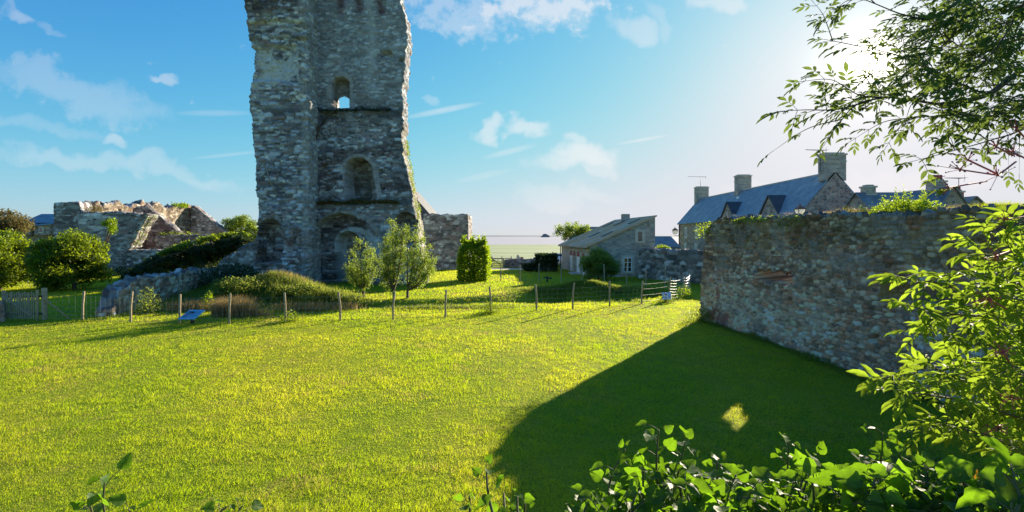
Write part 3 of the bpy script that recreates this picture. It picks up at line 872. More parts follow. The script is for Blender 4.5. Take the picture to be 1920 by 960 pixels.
# rubble ramp falling away from the pier
masonry('rubble_ramp', [(-21.6, 34.2), (-17.0, 34.0)], 1.6, lambda u: lerp(u, [0, 1.5, 3.2, 4.6], [.9, 1.9, 2.9, 3.7]), lambda u: -.3, .08, M['ruin'], tower, seed=21, relief=.09, lump=.2, ragged=.35)

# ================================================================== OTHER WALLS
o = masonry('stone_wall', [(-9.05, 49), (-4.5, 49)], 5, lambda u: 5.65, lambda u: -.2, .10, M['ruin'], None, su=.4, sv=.17, seed=31, relief=.05, lump=.05, ragged=.12)
tag(o, 'tall flat topped rubble wall block standing right behind the tower', 'wall')
# slate roof peeping out behind it
rr = empty('slate_roofed_house', (-11, 60, 0), 'grey slate gable roof just showing between tower and wall block', 'house')
prism('wall', [(-16, 58, 0), (-9.9, 58, 0), (-9.9, 66, 0), (-16, 66, 0)], [(-16, 58, 5.4), (-9.9, 58, 5.4), (-9.9, 66, 5.4), (-16, 66, 5.4)], M['house'], rr)
poly('roof', [(-16.2, 57.8, 5.4), (-9.3, 57.8, 5.4), (-9.3, 66.2, 5.4), (-16.2, 66.2, 5.4), (-12.8, 57.8, 9.4), (-12.8, 66.2, 9.4)],
     [(0, 1, 4), (1, 2, 5, 4), (3, 5, 2), (0, 4, 5, 3), (0, 3, 2, 1)], M['slate_dark'], rr)

# low ruined wall running from the fence to the tower
def zlow(u): return lerp(u, [0, .3, .32, .62, .64, 1.0, 1.02, 1.5, 1.52, 5, 12], [.28, .36, .58, .64, .88, .93, 1.12, 1.2, 1.34, 1.33, 1.15])
o = masonry('low_stone_wall', [(-16.9, 20.35), (-17.5, 22.0), (-18.8, 27.0), (-20.2, 33)], .6, zlow, lambda u: -.25, .05, M['ruin'], None, su=.34, sv=.15, seed=41, relief=.07, lump=.04, ragged=.25,
            zone=lambda x, y, z, u, c, s: np.clip(c*np.array([1.55, 1.30, 1.02]), 0, .7))
tag(o, 'low broken rubble wall with stepped pinkish end behind the wire fence', 'wall')
# brick gate pier at the very left
o = masonry('gate_pier', [(-20.9, 18.5), (-20.18, 18.55)], .6, lambda u: .72, lambda u: -.2, .04, M['ruin'], None, su=.3, sv=.11, seed=43, relief=.05, lump=.05, ragged=.25,
            pal=[(.42, .26, .20), (.36, .22, .17), (.46, .32, .26)])
tag(o, 'crumbling reddish masonry stub beside the picket gate', 'wall stub')

# roofless ruined building on the left
ruin = empty('ruined_building', (-38, 46, 0), 'roofless ruined stone building with stepped and raking wall tops, left of the tower', 'ruined building')
def zf(u):   # front wall from px 100 to 312 at y = 44
    px = 101 + u/44*F
    return lerp(px, [100, 144, 147, 152, 262, 266, 275, 279, 262, 312][:7] + [276, 277, 312], [6.5, 6.45, 5.75, 5.6, 5.45, 5.3, 5.1, 2.1, 2.1, 2.05])
def zf2(u):
    px = 101 + u/44*F
    return float(np.interp(px, [100, 144, 147, 152, 236, 238, 262, 276, 310], [6.5, 6.45, 5.75, 5.6, 5.5, 5.5, 5.45, 5.35, 5.3]))
def cutF(u, z):   # broken bite: removed above the slanting edge
    px = 101 + u/44*F
    edge = np.interp(z, [2.05, 3.2, 4.4, 5.3], [238, 252, 266, 277]) + 3*(vnoise(z/.3, z*0, 3) - .5)
    return (px > edge) & (z > 2.1)
def warpF(P):
    """fold the broken edge: everything right of it is the low stretch"""
    return P
def zfront(u):
    px = 101 + u/44*F
    return float(np.interp(px, [100, 144, 147, 152, 238, 250, 262], [6.5, 6.45, 5.75, 5.6, 5.5, 5.45, 5.4]))
Lf = (262-101)/F*44
def warpFront(P):
    x, y, z = P[:, 0], P[:, 1], P[:, 2]
    xa = Xof(101, 44); xe0 = Xof(262, 44)
    xe = Xof(np.interp(z, [0, 2.0, 3.2, 4.4, 5.3], [238, 239, 253, 266, 278]), 44) + .18*(np.round(3*vnoise(z/.3, z*0, 31))/3-.5)
    t = (x - xa)/(xe0 - xa)
    return np.stack([xa + t*(xe - xa), y, z], 1)
masonry('front_wall', [(Xof(101, 44), 44), (Xof(262, 44), 44)], 1.3, zfront, lambda u: -.2, .085, M['ruin'], ruin, su=.38, sv=.15, seed=51, relief=.06, lump=.07, ragged=.15, warp=warpFront)
masonry('low_front_wall', [(Xof(238, 44)+.03, 44), (Xof(330, 44), 44.0)], 1.3, lambda u: 2.1, lambda u: -.2, .09, M['ruin'], ruin, su=.38, sv=.15, seed=52, relief=.06, lump=.07, ragged=.1)
masonry('back_wall', [(-40.0, 46), (-40.4, 61.5)], 1.1, lambda u: lerp(u, [0, 4, 6, 15], [6.55, 6.6, 6.9, 7.1]), lambda u: -.2, .10, M['ruin'], ruin, su=.40, sv=.17, seed=53, relief=.07, lump=.1, ragged=.5,
        recess=lambda u, z: .5*((np.abs(z-6.0) < .15) & (np.abs((u % 5) - 3) < .18)), zone=lambda x, y, z, u, c, s: np.clip(c*np.array([.80, .70, .56]), 0, .7), side=1)
masonry('cross_wall', [(-39.2, 49.6), (-33.8, 49.6)], .8, lambda u: lerp(u, [0, 1.2, 5.4], [6.3, 6.6, 3.3]), lambda u: -.2, .09, M['ruin'], ruin, su=.38, sv=.16, seed=54, relief=.07, lump=.08, ragged=.1,
        zone=lambda x, y, z, u, c, s: c*np.array([.75, .6, .55]))
masonry('end_gable', [(-40.2, 60), (-35.0, 60)], .9, lambda u: lerp(u, [0, .4, 5.2], [7.0, 7.25, 3.3]), lambda u: -.2, .10, M['ruin'], ruin, su=.38, sv=.16, seed=55, relief=.06, lump=.06, ragged=.1)
masonry('inner_wall', [(-36.2, 48.6), (-30.2, 48.2)], .8, lambda u: 3.45, lambda u: -.2, .09, M['ruin'], ruin, su=.38, sv=.16, seed=56, relief=.07, lump=.08, ragged=.1,
        zone=lambda x, y, z, u, c, s: c*.8)

# house with the blue slate roof far left
bh = empty('slate_roofed_house', (-69, 70, 0), 'house with blue slate roof and two low dormers at far left', 'house')
prism('wall', [(-70.9, 69.7, 0), (-60, 69.7, 0), (-60, 74.2, 0), (-70.9, 74.2, 0)], [(-70.9, 69.7, 5.34), (-60, 69.7, 5.34), (-60, 74.2, 5.34), (-70.9, 74.2, 5.34)], M['house'], bh)
za = 5.2
poly('roof', [(-71.1, 69.4, 5.35), (-59.8, 69.4, 5.35), (-59.8, 74.5, 5.35), (-71.1, 74.5, 5.35), (-70.5, 71.9, 6.75), (-59.8, 71.9, 6.75)],
     [(0, 1, 5, 4), (1, 2, 5), (2, 3, 4, 5), (3, 0, 4), (0, 3, 2, 1)], M['slate_big'], bh)
for xa in (-69.9, -67.2):
    dm = prism('dormer', [(xa-1.1, 68.6, 3.6), (xa+1.1, 68.6, 3.6), (xa+1.1, 70.2, 3.6), (xa-1.1, 70.2, 3.6)], [(xa-1.1, 68.6, 4.85), (xa+1.1, 68.6, 5.0), (xa+1.1, 70.2, 5.3), (xa-1.1, 70.2, 5.15)], M['house'], bh)
    prism('dormer_roof', [(xa-1.35, 68.2, 4.84), (xa+1.35, 68.2, 5.02), (xa+1.35, 70.3, 5.42), (xa-1.35, 70.3, 5.24)], [(xa-1.35, 68.2, 4.94), (xa+1.35, 68.2, 5.12), (xa+1.35, 70.3, 5.52), (xa-1.35, 70.3, 5.34)], M['slate_big'], dm)
    wf = box('window', (xa-.35, 68.52, 3.9), (xa+.25, 68.595, 4.75), M['white'], dm); box('window_pane', (xa-.27, 68.50, 3.98), (xa+.17, 68.515, 4.67), M['glass'], wf)

# big boundary wall on the right
def wtop(u): return float(np.interp(u, [0, .6, 1.3, 3, 6, 9, 11.3, 14, 22], [3.65, 3.94, 4.03, 3.98, 3.97, 3.93, 3.80, 3.72, 3.7]))
WP = [(7.85, 19.5), (8.35, 16.5), (8.55, 14.4), (8.72, 11.3), (9.1, 8.5), (9.6, 4), (10.2, -2)]
def wu(px): # arc length where the wall crosses that bearing
    return None
def thW(u, z):
    a = (u > 3.35) & (u < 5.15) & (z > 1.93 + .06*np.sin(u*9)) & (z < 2.26 + .05*np.sin(u*13))
    return a
def recW(u, z):
    r = np.zeros(u.shape)
    r = np.where((u > 9.05) & (u < 9.95) & (z > 1.98) & (z < 2.42), .6, r)
    r = np.where((u > 8.35) & (u < 8.95) & (z > 2.02) & (z < 2.40), .12, r)
    for a, zz, w2, h2 in ((5.0, 1.45, .12, .12), (8.2, 1.0, .1, .1), (7.0, 2.3, .1, .07), (10.2, .9, .12, .1)):
        r = np.where((np.abs(u-a) < w2) & (np.abs(z-zz) < h2), .22, r)
    r += .22*(fbm(u/1.4, z/1.2, 93, 4) - .5)
    return r
def zoneW(x, y, z, u, c, sec):
    n1 = fbm(u*.9, z*.9, 95, 4); n2 = fbm(u*2.2, z*2.2, 96, 4); f = (sec == 0)
    c = c*np.array([1.82, 1.44, 1.24])
    # upper part darker with moss and creeper stain, lower part paler mortar
    d = sst(z + 1.4*(n1-.5), 2.7, 3.4)*f
    c = c*(1 - .42*d[..., None]*np.array([.9, .85, 1.1]))
    lo = sst(-z - 1.0*(n1-.5), -2.2, -1.4)*f
    c = c*(1 + .22*lo[..., None])
    r = ((u < 1.9) & (u > .45))*sst(n2, .38, .48)*sst(-z, -2.1, -1.7)*np.where(z < .55, 1, (np.abs(u - 1.0) < .22))*f
    c = c*(1-.75*r[..., None]) + np.array([.34, .11, .10])*.75*r[..., None]
    o_ = ((u > 8.3) & (u < 8.98) & (z > 1.98) & (z < 2.45))*f
    c = np.where(o_[..., None] > 0, np.array([.40, .27, .12])*(.7 + .6*n2)[..., None], c)
    p = sst(n2, .52, .66)*.5*f
    b_ = sst(fbm(u*.7+9, z*.8, 97, 4), .54, .66)*f*.5
    c = c*(1 - b_[..., None]*np.array([.45, .62, .7]))
    c = c*(1-p[..., None]) + np.array([.36, .34, .31])*p[..., None]
    return np.clip(c, .02, .7)
bw = masonry('boundary_wall', WP, .9, wtop, lambda u: -.25, .027, M['wall'], None, su=.20, sv=.11, jit=(.95, .6), pal=PAL_WALL, mortar=(.15, .135, .12), relief=.06, lump=.03, batter=.22,
             ragged=.14, recess=recW, through=thW, tdz=lambda z: .46*np.clip((z-1.93)/.33, 0, 1), tback=lambda u, z: (u > 3.35) & (u < 5.15) & (z > 1.95) & (z < 2.70), zone=zoneW, seed=61, side=1, mlo=.03, mhi=.20)
tag(bw, 'high dark rubble wall with a slot hole running up the right side of the lawn', 'wall')
st = box('slot_sill', (8.86, 9.62, 1.93), (9.5, 10.55, 1.985), M['quoin'], bw, .01)

# back wall between the barn and the big wall
o = masonry('stone_wall', [(10.2, 38.6), (12.6, 35.0), (14.5, 31.5), (17.5, 27)], .7, lambda u: 2.35, lambda u: -.2, .09, M['ruin'], None, su=.5, sv=.26, seed=71, relief=.08, lump=.06, ragged=.1,
            zone=lambda x, y, z, u, c, s: c*.8)
tag(o, 'grey rubble wall joining the slate roofed barn to the right', 'wall')
# low wall beyond the path
o = masonry('low_stone_wall', [(-4.0, 52.5), (-2.3, 52.5)], .5, lambda u: .78, lambda u: -.2, .12, M['ruin'], None, su=.5, sv=.2, seed=72, relief=.05, lump=.04, ragged=.08, zone=lambda x, y, z, u, c, s: c*.7)
tag(o, 'short dark low wall left of the field gate', 'wall')
o = masonry('low_stone_wall', [(-.85, 52.5), (4.9, 52.5)], .5, lambda u: .85, lambda u: -.2, .12, M['ruin'], None, su=.5, sv=.2, seed=73, relief=.05, lump=.04, ragged=.08, zone=lambda x, y, z, u, c, s: c*.7)
tag(o, 'long dark low wall between field gate and clipped hedge', 'wall')

# ================================================================== BARN WITH LEAN-TO ROOF
bn = empty('stone_barn', (9, 45, 0), 'small stone barn with single pitch lichen stained slate roof and white window', 'barn')
A, B, C_, D_ = Vector((6.5, 40, 0)), Vector((12.0, 40.25, 0)), Vector((10.9, 51.2, 0)), Vector((5.3, 51, 0))
he, hr = 2.55, 5.0
def up(v, z): return (v.x, v.y, z)
prism('wall', [up(A, -.1), up(B, -.1), up(C_, -.1), up(D_, -.1)], [up(A, he), up(B, hr), up(C_, hr), up(D_, he)], M['barn'], bn)
# side wall skin in warmer stone, 3 cm proud
nrm = Vector((-(D_-A).normalized().y, (D_-A).normalized().x, 0))
if nrm.x > 0: nrm = -nrm
prism('side_wall', [up(A + nrm*.03 + (D_-A).normalized()*.02, 0), up(A, 0), up(D_, 0), up(D_ + nrm*.03, 0)], [up(A + nrm*.03 + (D_-A).normalized()*.02, he-.06), up(A, he-.06), up(D_, he-.06), up(D_ + nrm*.03, he-.06)], M['barn_side'], bn)
# roof slab
sl = Vector((B.x - A.x, B.y - A.y, hr - he)).normalized(); eA = A - sl*.45*1; yv = (D_-A).normalized()
def rp(P, z, s, q, dz): v = Vector((P.x, P.y, z)) + sl*s + yv*q; return (v.x, v.y, v.z + dz)
q4 = [rp(A, he, -.35, -.15, .01), rp(B, hr, .12, -.15, .01), rp(C_, hr, .12, .2, .01), rp(D_, he, -.35, .2, .01)]
prism('roof', q4, [(x, y, z+.11) for x, y, z in q4], M['slate_lich'], bn)
def onroof(s, t, dz):   # s across 0..1, t along 0..1
    a = Vector(q4[0]).lerp(Vector(q4[1]), s); b = Vector(q4[3]).lerp(Vector(q4[2]), s); v = a.lerp(b, t); return (v.x, v.y, v.z + dz)
for s0, t0 in ((.32, .18), (.30, .50), (.74, .20), (.72, .52), (.70, .8)):
    prism('skylight', [onroof(s0, t0, .112), onroof(s0+.16, t0, .112), onroof(s0+.16, t0+.05, .112), onroof(s0, t0+.05, .112)],
          [onroof(s0, t0, .17), onroof(s0+.16, t0, .17), onroof(s0+.16, t0+.05, .17), onroof(s0, t0+.05, .17)], M['metal'], bn)
box('chimney', (10.65, 46.2, 4.4), (11.35, 46.9, 5.55), M['chim'], bn, .02)
tubes('gutter', [([Vector(q4[0]) + Vector((-.05, 0, -.02)), Vector(q4[3]) + Vector((-.05, 0, -.02))], .05)], M['metal'], bn)
tubes('downpipe', [([(5.15, 50.9, 2.45), (5.15, 50.9, 0)], .05)], M['metal'], bn)
# front windows
def window(parent, x0, x1, z0, z1, y, cols_, rows_, frame=M['white'], sur=M['quoin'], depth=.02, bar_=.035):
    s = boxes('window_surround', [bx((x0-.22, y-.03, z0-.14), (x0, y+.05, z1+.2)), bx((x1, y-.03, z0-.14), (x1+.22, y+.05, z1+.2)), bx((x0+.001, y-.029, z1), (x1-.001, y+.05, z1+.2)), bx((x0+.001, y-.06, z0-.14), (x1-.001, y+.05, z0-.001))], sur, parent)
    gl = box('window_pane', (x0, y-.012, z0), (x1, y-.008, z1), M['glass'], parent)
    if frame:
        it = [bx((x0, y-.05, z0), (x0+.06, y-.014, z1)), bx((x1-.06, y-.05, z0), (x1, y-.014, z1)), bx((x0+.061, y-.05, z0), (x1-.061, y-.014, z0+.06)), bx((x0+.061, y-.05, z1-.06), (x1-.061, y-.014, z1))]
        for i in range(1, cols_):
            xm = x0 + (x1-x0)*i/cols_; it.append(bx((xm-bar_, y-.048, z0+.061), (xm+bar_, y-.014, z1-.061)))
        for j in range(1, rows_):
            zm = z0 + (z1-z0)*j/rows_; it.append(bx((x0+.061, y-.045, zm-.02), (x1-.061, y-.0141, zm+.02)))
        boxes('window_frame', it, frame, gl)
    return gl
wy = 40.11
window(bn, 9.32, 10.0, .42, 1.62, wy, 2, 3)
window(bn, 10.53, 10.9, 2.98, 3.78, wy+.04, 1, 1, frame=None)
box('vent_hole', (11.35, wy+.02, 4.25), (11.5, wy+.115, 4.45), M['glass'], bn)
# doors on the long side, seen very obliquely
def side_at(t, off, z): v = A.lerp(D_, t) + nrm*(.03 + off); return (v.x, v.y, z)
for t0, t1, zt in ((.30, .39, 2.0), (.56, .64, 2.0), (.44, .52, 2.0), (.16, .23, 1.9)):
    V8 = [side_at(t0, -.02, .0), side_at(t0, .03, 0), side_at(t1, .03, 0), side_at(t1, -.02, 0)]
    prism('door', V8, [(x, y, zt-.45) for x, y, z in V8], M['white'] if t0 != .44 else M['barn'], bn)
    V8 = [side_at(t0, -.02, zt-.44), side_at(t0, .045, zt-.44), side_at(t1, .045, zt-.44), side_at(t1, -.02, zt-.44)]
    m_ = (Vector(V8[0]) + Vector(V8[2]))/2
    prism('brick_arch', V8, [(m_.x + (x-m_.x)*.5, m_.y + (y-m_.y)*.5, zt+.02) for x, y, z in V8], M['brick'], bn)
V8 = [side_at(.22, .0, .02), side_at(.22, .9, .02), side_at(.36, .9, .02), side_at(.36, .0, .02)]
prism('doorstep', V8, [(x, y, .12) for x, y, z in V8], M['quoin'], bn)
# blue-green roof behind the barn
rb = empty('slate_roofed_house', (8.5, 60, 0), 'small building behind the barn showing a steep blue green slate roof edge', 'house')
prism('wall', [(7.3, 58, -.5), (13, 58, -.5), (13, 64, -.5), (7.3, 64, -.5)], [(7.3, 58, 2.4), (13, 58, 2.4), (13, 64, 2.4), (7.3, 64, 2.4)], M['house'], rb)
poly('roof', [(7.0, 57.7, 2.4), (13.3, 57.7, 2.4), (13.3, 64.3, 2.4), (7.0, 64.3, 2.4), (8.9, 57.7, 4.55), (11.6, 57.7, 4.55), (8.9, 64.3, 4.55), (11.6, 64.3, 4.55)],
     [(0, 1, 5, 4), (4, 5, 7, 6), (0, 4, 6, 3), (1, 2, 7, 5), (3, 6, 7, 2), (0, 3, 2, 1)], M['slate_big'], rb)

# ================================================================== LONG STONE HOUSE
hs_ = empty('stone_house', (32.5, 65, 0), 'long granite house with blue slate roof, three chimneys and two gabled dormers', 'house')
xa, xb, ya, yb, ze, zr_ = 29.0, 36.0, 48.2, 83.2, 5.75, 9.75
xm = (xa+xb)/2
poly('wall', [(xa, ya, -.2), (xb, ya, -.2), (xb, yb, -.2), (xa, yb, -.2), (xa, ya, ze), (xb, ya, ze), (xb, yb, ze), (xa, yb, ze), (xm, ya, zr_), (xm, yb, zr_)],
     [(0, 1, 5, 8, 4), (1, 2, 6, 5), (2, 3, 7, 9, 6), (3, 0, 4, 7), (4, 8, 9, 7), (5, 6, 9, 8), (0, 3, 2, 1)], M['house'], hs_)
def slab(name, a, b, c, d, th_, mat, parent):
    a, b, c, d = map(Vector, (a, b, c, d)); n_ = (b-a).cross(d-a).normalized()
    if n_.z < 0: n_ = -n_
    q = [tuple(v + n_*.012) for v in (a, b, c, d)]
    return prism(name, q, [tuple(Vector(v) + n_*th_) for v in q], mat, parent)
k_ = (zr_-ze)/(xm-xa)
rf = slab('roof', (xa-.3, ya+.05, ze-.3*k_), (xm+.0, ya+.05, zr_), (xm, yb+.1, zr_), (xa-.3, yb+.1, ze-.3*k_), .13, M['slate_big'], hs_)
slab('roof', (xb+.3, ya+.05, ze-.3*k_), (xm+.01, ya+.05, zr_-.01), (xm+.01, yb+.1, zr_-.01), (xb+.3, yb+.1, ze-.3*k_), .13, M['slate_big'], hs_)
tubes('ridge_tiles', [([(xm, ya+.05, zr_+.16), (xm, yb+.1, zr_+.16)], .11)], M['quoin'], hs_)
def chimney(x, y, w_, d_, z0, z1, parent, pots=0, mat=M['chim']):
    c = box('chimney', (x-w_/2, y-d_/2, z0), (x+w_/2, y+d_/2, z1-.28), mat, parent)
    box('chimney_cap', (x-w_/2-.09, y-d_/2-.09, z1-.277), (x+w_/2+.09, y+d_/2+.09, z1-.12), M['quoin'], c)
    box('chimney_top', (x-w_/2+.1, y-d_/2+.1, z1-.118), (x+w_/2-.1, y+d_/2-.1, z1), mat, c)
    box('chimney_band', (x-w_/2-.05, y-d_/2-.05, z1-.95), (x+w_/2+.05, y+d_/2+.05, z1-.85), M['quoin'], c)
    for i in range(pots):
        xx = x - w_/2 + w_*(i+.5)/pots
        tubes('chimney_pot', [([(xx, y, z1), (xx, y, z1+.42)], [.13, .11])], M['brick'], c, 10)
    return c
chimney(xm, ya+.55, 2.2, 1.0, 9.0, 11.85, hs_)
chimney(xm+.2, 68.0, 1.9, 1.1, 9.0, 12.1, hs_)
chimney(xm+.1, yb-.6, 2.1, 1.0, 9.0, 11.95, hs_)
box('skylight', (31.35, 66.4, 8.52), (31.85, 67.1, 8.9), M['white'], hs_)
for yc in (64.4, 54.0):
    hw = 2.1; zp = 7.95; ez = 5.75
    V = [(xa-.06, yc-hw, ez-1.2), (xa-.06, yc+hw, ez-1.2), (xa-.06, yc+hw, ez-.1), (xa-.06, yc-hw, ez-.1), (xa-.06, yc, zp)]
    V2 = [(xa+2.2, y, z) for x, y, z in V]
    dm = poly('dormer', V + V2, [(0, 1, 2, 4, 3), (5, 8, 9, 7, 6), (0, 3, 8, 5), (1, 6, 7, 2), (2, 7, 9, 4), (3, 4, 9, 8), (0, 5, 6, 1)], M['house'], hs_)
    slab('dormer_roof', (xa-.25, yc-hw-.2, ez-.32), (xa-.25, yc, zp), (xa+2.6, yc, zp), (xa+2.6, yc-hw-.2, ez-.32), .12, M['slate_dark'], dm)
    slab('dormer_roof', (xa-.25, yc+hw+.2, ez-.32), (xa-.25, yc+.01, zp-.01), (xa+2.6, yc+.01, zp-.01), (xa+2.6, yc+hw+.2, ez-.32), .12, M['slate_dark'], dm)
    box('window', (xa-.10, yc-.35, 5.6), (xa-.062, yc+.35, 6.7), M['glass'], dm)
def xwin(parent, yc, z0, z1, hw=.4, x=xa):
    boxes('window_surround', [bx((x-.05, yc-hw-.22, z0-.2), (x+.05, yc-hw, z1+.25)), bx((x-.05, yc+hw, z0-.2), (x+.05, yc+hw+.22, z1+.25)), bx((x-.048, yc-hw+.001, z1), (x+.05, yc+hw-.001, z1+.25)), bx((x-.1, yc-hw+.001, z0-.2), (x+.05, yc+hw-.001, z0-.002))], M['quoin'], parent)
    gl = box('window_pane', (x-.014, yc-hw, z0), (x-.01, yc+hw, z1), M['glass'], parent)
    boxes('window_frame', [bx((x-.05, yc-hw, z0), (x-.016, yc-hw+.09, z1)), bx((x-.05, yc+hw-.09, z0), (x-.016, yc+hw, z1)), bx((x-.049, yc-.05, z0), (x-.016, yc+.05, z1)),
                           bx((x-.048, yc-hw+.091, z1-.08), (x-.016, yc-.051, z1)), bx((x-.048, yc+.051, z1-.08), (x-.016, yc+hw-.091, z1)), bx((x-.048, yc-hw+.091, z0), (x-.016, yc-.051, z0+.08)), bx((x-.048, yc+.051, z0), (x-.016, yc+hw-.091, z0+.08))], M['white'], gl)
for yc in (80.0, 75.4, 71.3, 66.5, 61.5, 56.5, 51.5):
    xwin(hs_, yc, 3.2, 4.75); xwin(hs_, yc+.2, .7, 2.1)
tubes('downpipe', [([(xa-.12, yb-.2, ze-.3), (xa-.12, yb-.2, 0)], .07)], M['metal'], hs_)
def antenna(name, base, parent, h=1.6, L=2.6, ang=0.2):
    a = Vector(base); t = a + Vector((0, 0, h)); d = Vector((math.cos(ang), math.sin(ang), 0)); s = Vector((-d.y, d.x, 0))
    ln = [([a, t], .035), ([t - d*L*.75, t + d*L*.35], .022)]
    for k in range(9):
        c = t - d*L*.7 + d*L*k/8.5; ln.append(([c - s*(.22+.03*k), c + s*(.22+.03*k)], .012))
    ln.append(([t + d*L*.3 + Vector((0, 0, -.35)), t + d*L*.3 + Vector((0, 0, .35))], .015))
    return tubes(name, ln, M['metal'], parent, 4)
antenna('tv_antenna', (xm-1.35, ya+.3, 9.9), hs_, 2.2, 2.2, .15)
antenna('tv_antenna', (xm-.2, yb-.9, 11.9), hs_, 1.7, 3.0, .1)

# second house behind the right wall
h2 = empty('stone_house', (36, 43, 0), 'grey house half hidden behind the plants on top of the right wall', 'house')
def gable_house(parent, x0, x1, y0, y1, ze_, zr2, ridge_x=True, wall=M['house'], roofm=M['slate_mid'], ov=.2):
    if ridge_x:
        ym = (y0+y1)/2
        poly('wall', [(x0, y0, -.2), (x1, y0, -.2), (x1, y1, -.2), (x0, y1, -.2), (x0, y0, ze_), (x1, y0, ze_), (x1, y1, ze_), (x0, y1, ze_), (x0, ym, zr2), (x1, ym, zr2)],
             [(0, 1, 5, 4), (1, 2, 6, 9, 5), (2, 3, 7, 6), (3, 0, 4, 8, 7), (4, 5, 9, 8), (7, 8, 9, 6), (0, 3, 2, 1)], wall, parent)
        slab('roof', (x0-ov, y0-ov, ze_-ov*(zr2-ze_)/(ym-y0)), (x1+ov, y0-ov, ze_-ov*(zr2-ze_)/(ym-y0)), (x1+ov, ym, zr2), (x0-ov, ym, zr2), .1, roofm, parent)
        slab('roof', (x0-ov, y1+ov, ze_-ov*(zr2-ze_)/(ym-y0)), (x1+ov, y1+ov, ze_-ov*(zr2-ze_)/(ym-y0)), (x1+ov, ym+.01, zr2-.01), (x0-ov, ym+.01, zr2-.01), .1, roofm, parent)
    else:
        xm_ = (x0+x1)/2
        poly('wall', [(x0, y0, -.2), (x1, y0, -.2), (x1, y1, -.2), (x0, y1, -.2), (x0, y0, ze_), (x1, y0, ze_), (x1, y1, ze_), (x0, y1, ze_), (xm_, y0, zr2), (xm_, y1, zr2)],
             [(0, 1, 5, 8, 4), (1, 2, 6, 5), (2, 3, 7, 9, 6), (3, 0, 4, 7), (4, 8, 9, 7), (5, 6, 9, 8), (0, 3, 2, 1)], wall, parent)
        for sx, xe in ((-1, x0), (1, x1)):
            kk = (zr2-ze_)/(xm_-x0)
            slab('roof', (xe+sx*ov, y0-ov, ze_-ov*kk), (xm_+sx*.01, y0-ov, zr2), (xm_+sx*.01, y1+ov, zr2), (xe+sx*ov, y1+ov, ze_-ov*kk), .1, roofm, parent)
gable_house(h2, 30.9, 37.6, 40, 46, 4.6, 7.25)
chimney(31.9, 43, .8, .8, 6.6, 8.0, h2, 0, M['barn_side'])
gw = empty('stone_house', (38.4, 43, 0), 'steep gabled house with four pot chimney at the far right', 'house')
gable_house(gw, 36.8, 40.4, 42, 50, 5.2, 7.7, False)
chimney(38.15, 43.2, 1.15, .8, 7.0, 8.5, gw, 4)
lw = empty('stone_house', (41.5, 47, 0), 'lower grey gable beside the four pot chimney house', 'house')
gable_house(lw, 40.6, 44.2, 44, 50, 5.4, 7.0, False)
chimney(43.3, 46.5, .5, .5, 6.0, 7.9, lw, 1, M['brick'])
antenna('tv_antenna', (43.0, 46.2, 7.5), lw, 1.5, 2.0, .1)
# long low shed far behind
sh = empty('shed', (22, 66, 0), 'long low shed with grey slate roof between barn and stone house', 'shed')
gable_house(sh, 19.3, 22.35, 64, 72, 1.9, 3.3, True, M['barn_side'], M['slate_mid'], .15)
box('roof_window', (20.9, 66.0, 2.55), (21.3, 66.4, 2.72), M['white'], sh)
# ================================================================== VEGETATION
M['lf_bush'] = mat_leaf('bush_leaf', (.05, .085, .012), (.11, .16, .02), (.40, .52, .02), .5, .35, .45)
M['lf_olive'] = mat_leaf('olive_leaf', (.075, .11, .025), (.15, .19, .035), (.44, .58, .06), .52, .4, .4)
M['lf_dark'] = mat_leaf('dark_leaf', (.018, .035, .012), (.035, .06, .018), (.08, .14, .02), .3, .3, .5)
M['lf_yel'] = mat_leaf('yellow_green_leaf', (.07, .13, .01), (.14, .20, .012), (.50, .68, .02), .55, .35, .4)
M['lf_tan'] = mat_leaf('tan_leaf', (.12, .10, .04), (.20, .16, .06), (.30, .25, .08), .4, .2, .6)
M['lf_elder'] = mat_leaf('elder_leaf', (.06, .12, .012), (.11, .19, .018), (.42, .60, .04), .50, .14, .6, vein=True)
M['lf_over'] = mat_leaf('shaded_elder_leaf', (.035, .075, .012), (.06, .11, .02), (.22, .32, .06), .38, .15, .55, vein=True)  # darker copy of the elder leaf, its shade put into the colour
M['lf_ivy'] = mat_leaf('ivy_leaf', (.025, .065, .012), (.06, .12, .014), (.26, .50, .015), .46, .22, .5, yel=(.55, .26, .02), vein=True)
M['grass'] = mat_leaf('grass_blade', (.10, .16, .012), (.17, .20, .018), (.52, .62, .010), .55, .25, .45)
M['straw'] = mat_leaf('straw', (.30, .20, .09), (.42, .30, .14), (.50, .36, .14), .45, .15, .7)
M['weed'] = mat_leaf('weed_leaf', (.07, .11, .02), (.16, .19, .04), (.42, .50, .07), .5, .25, .55)

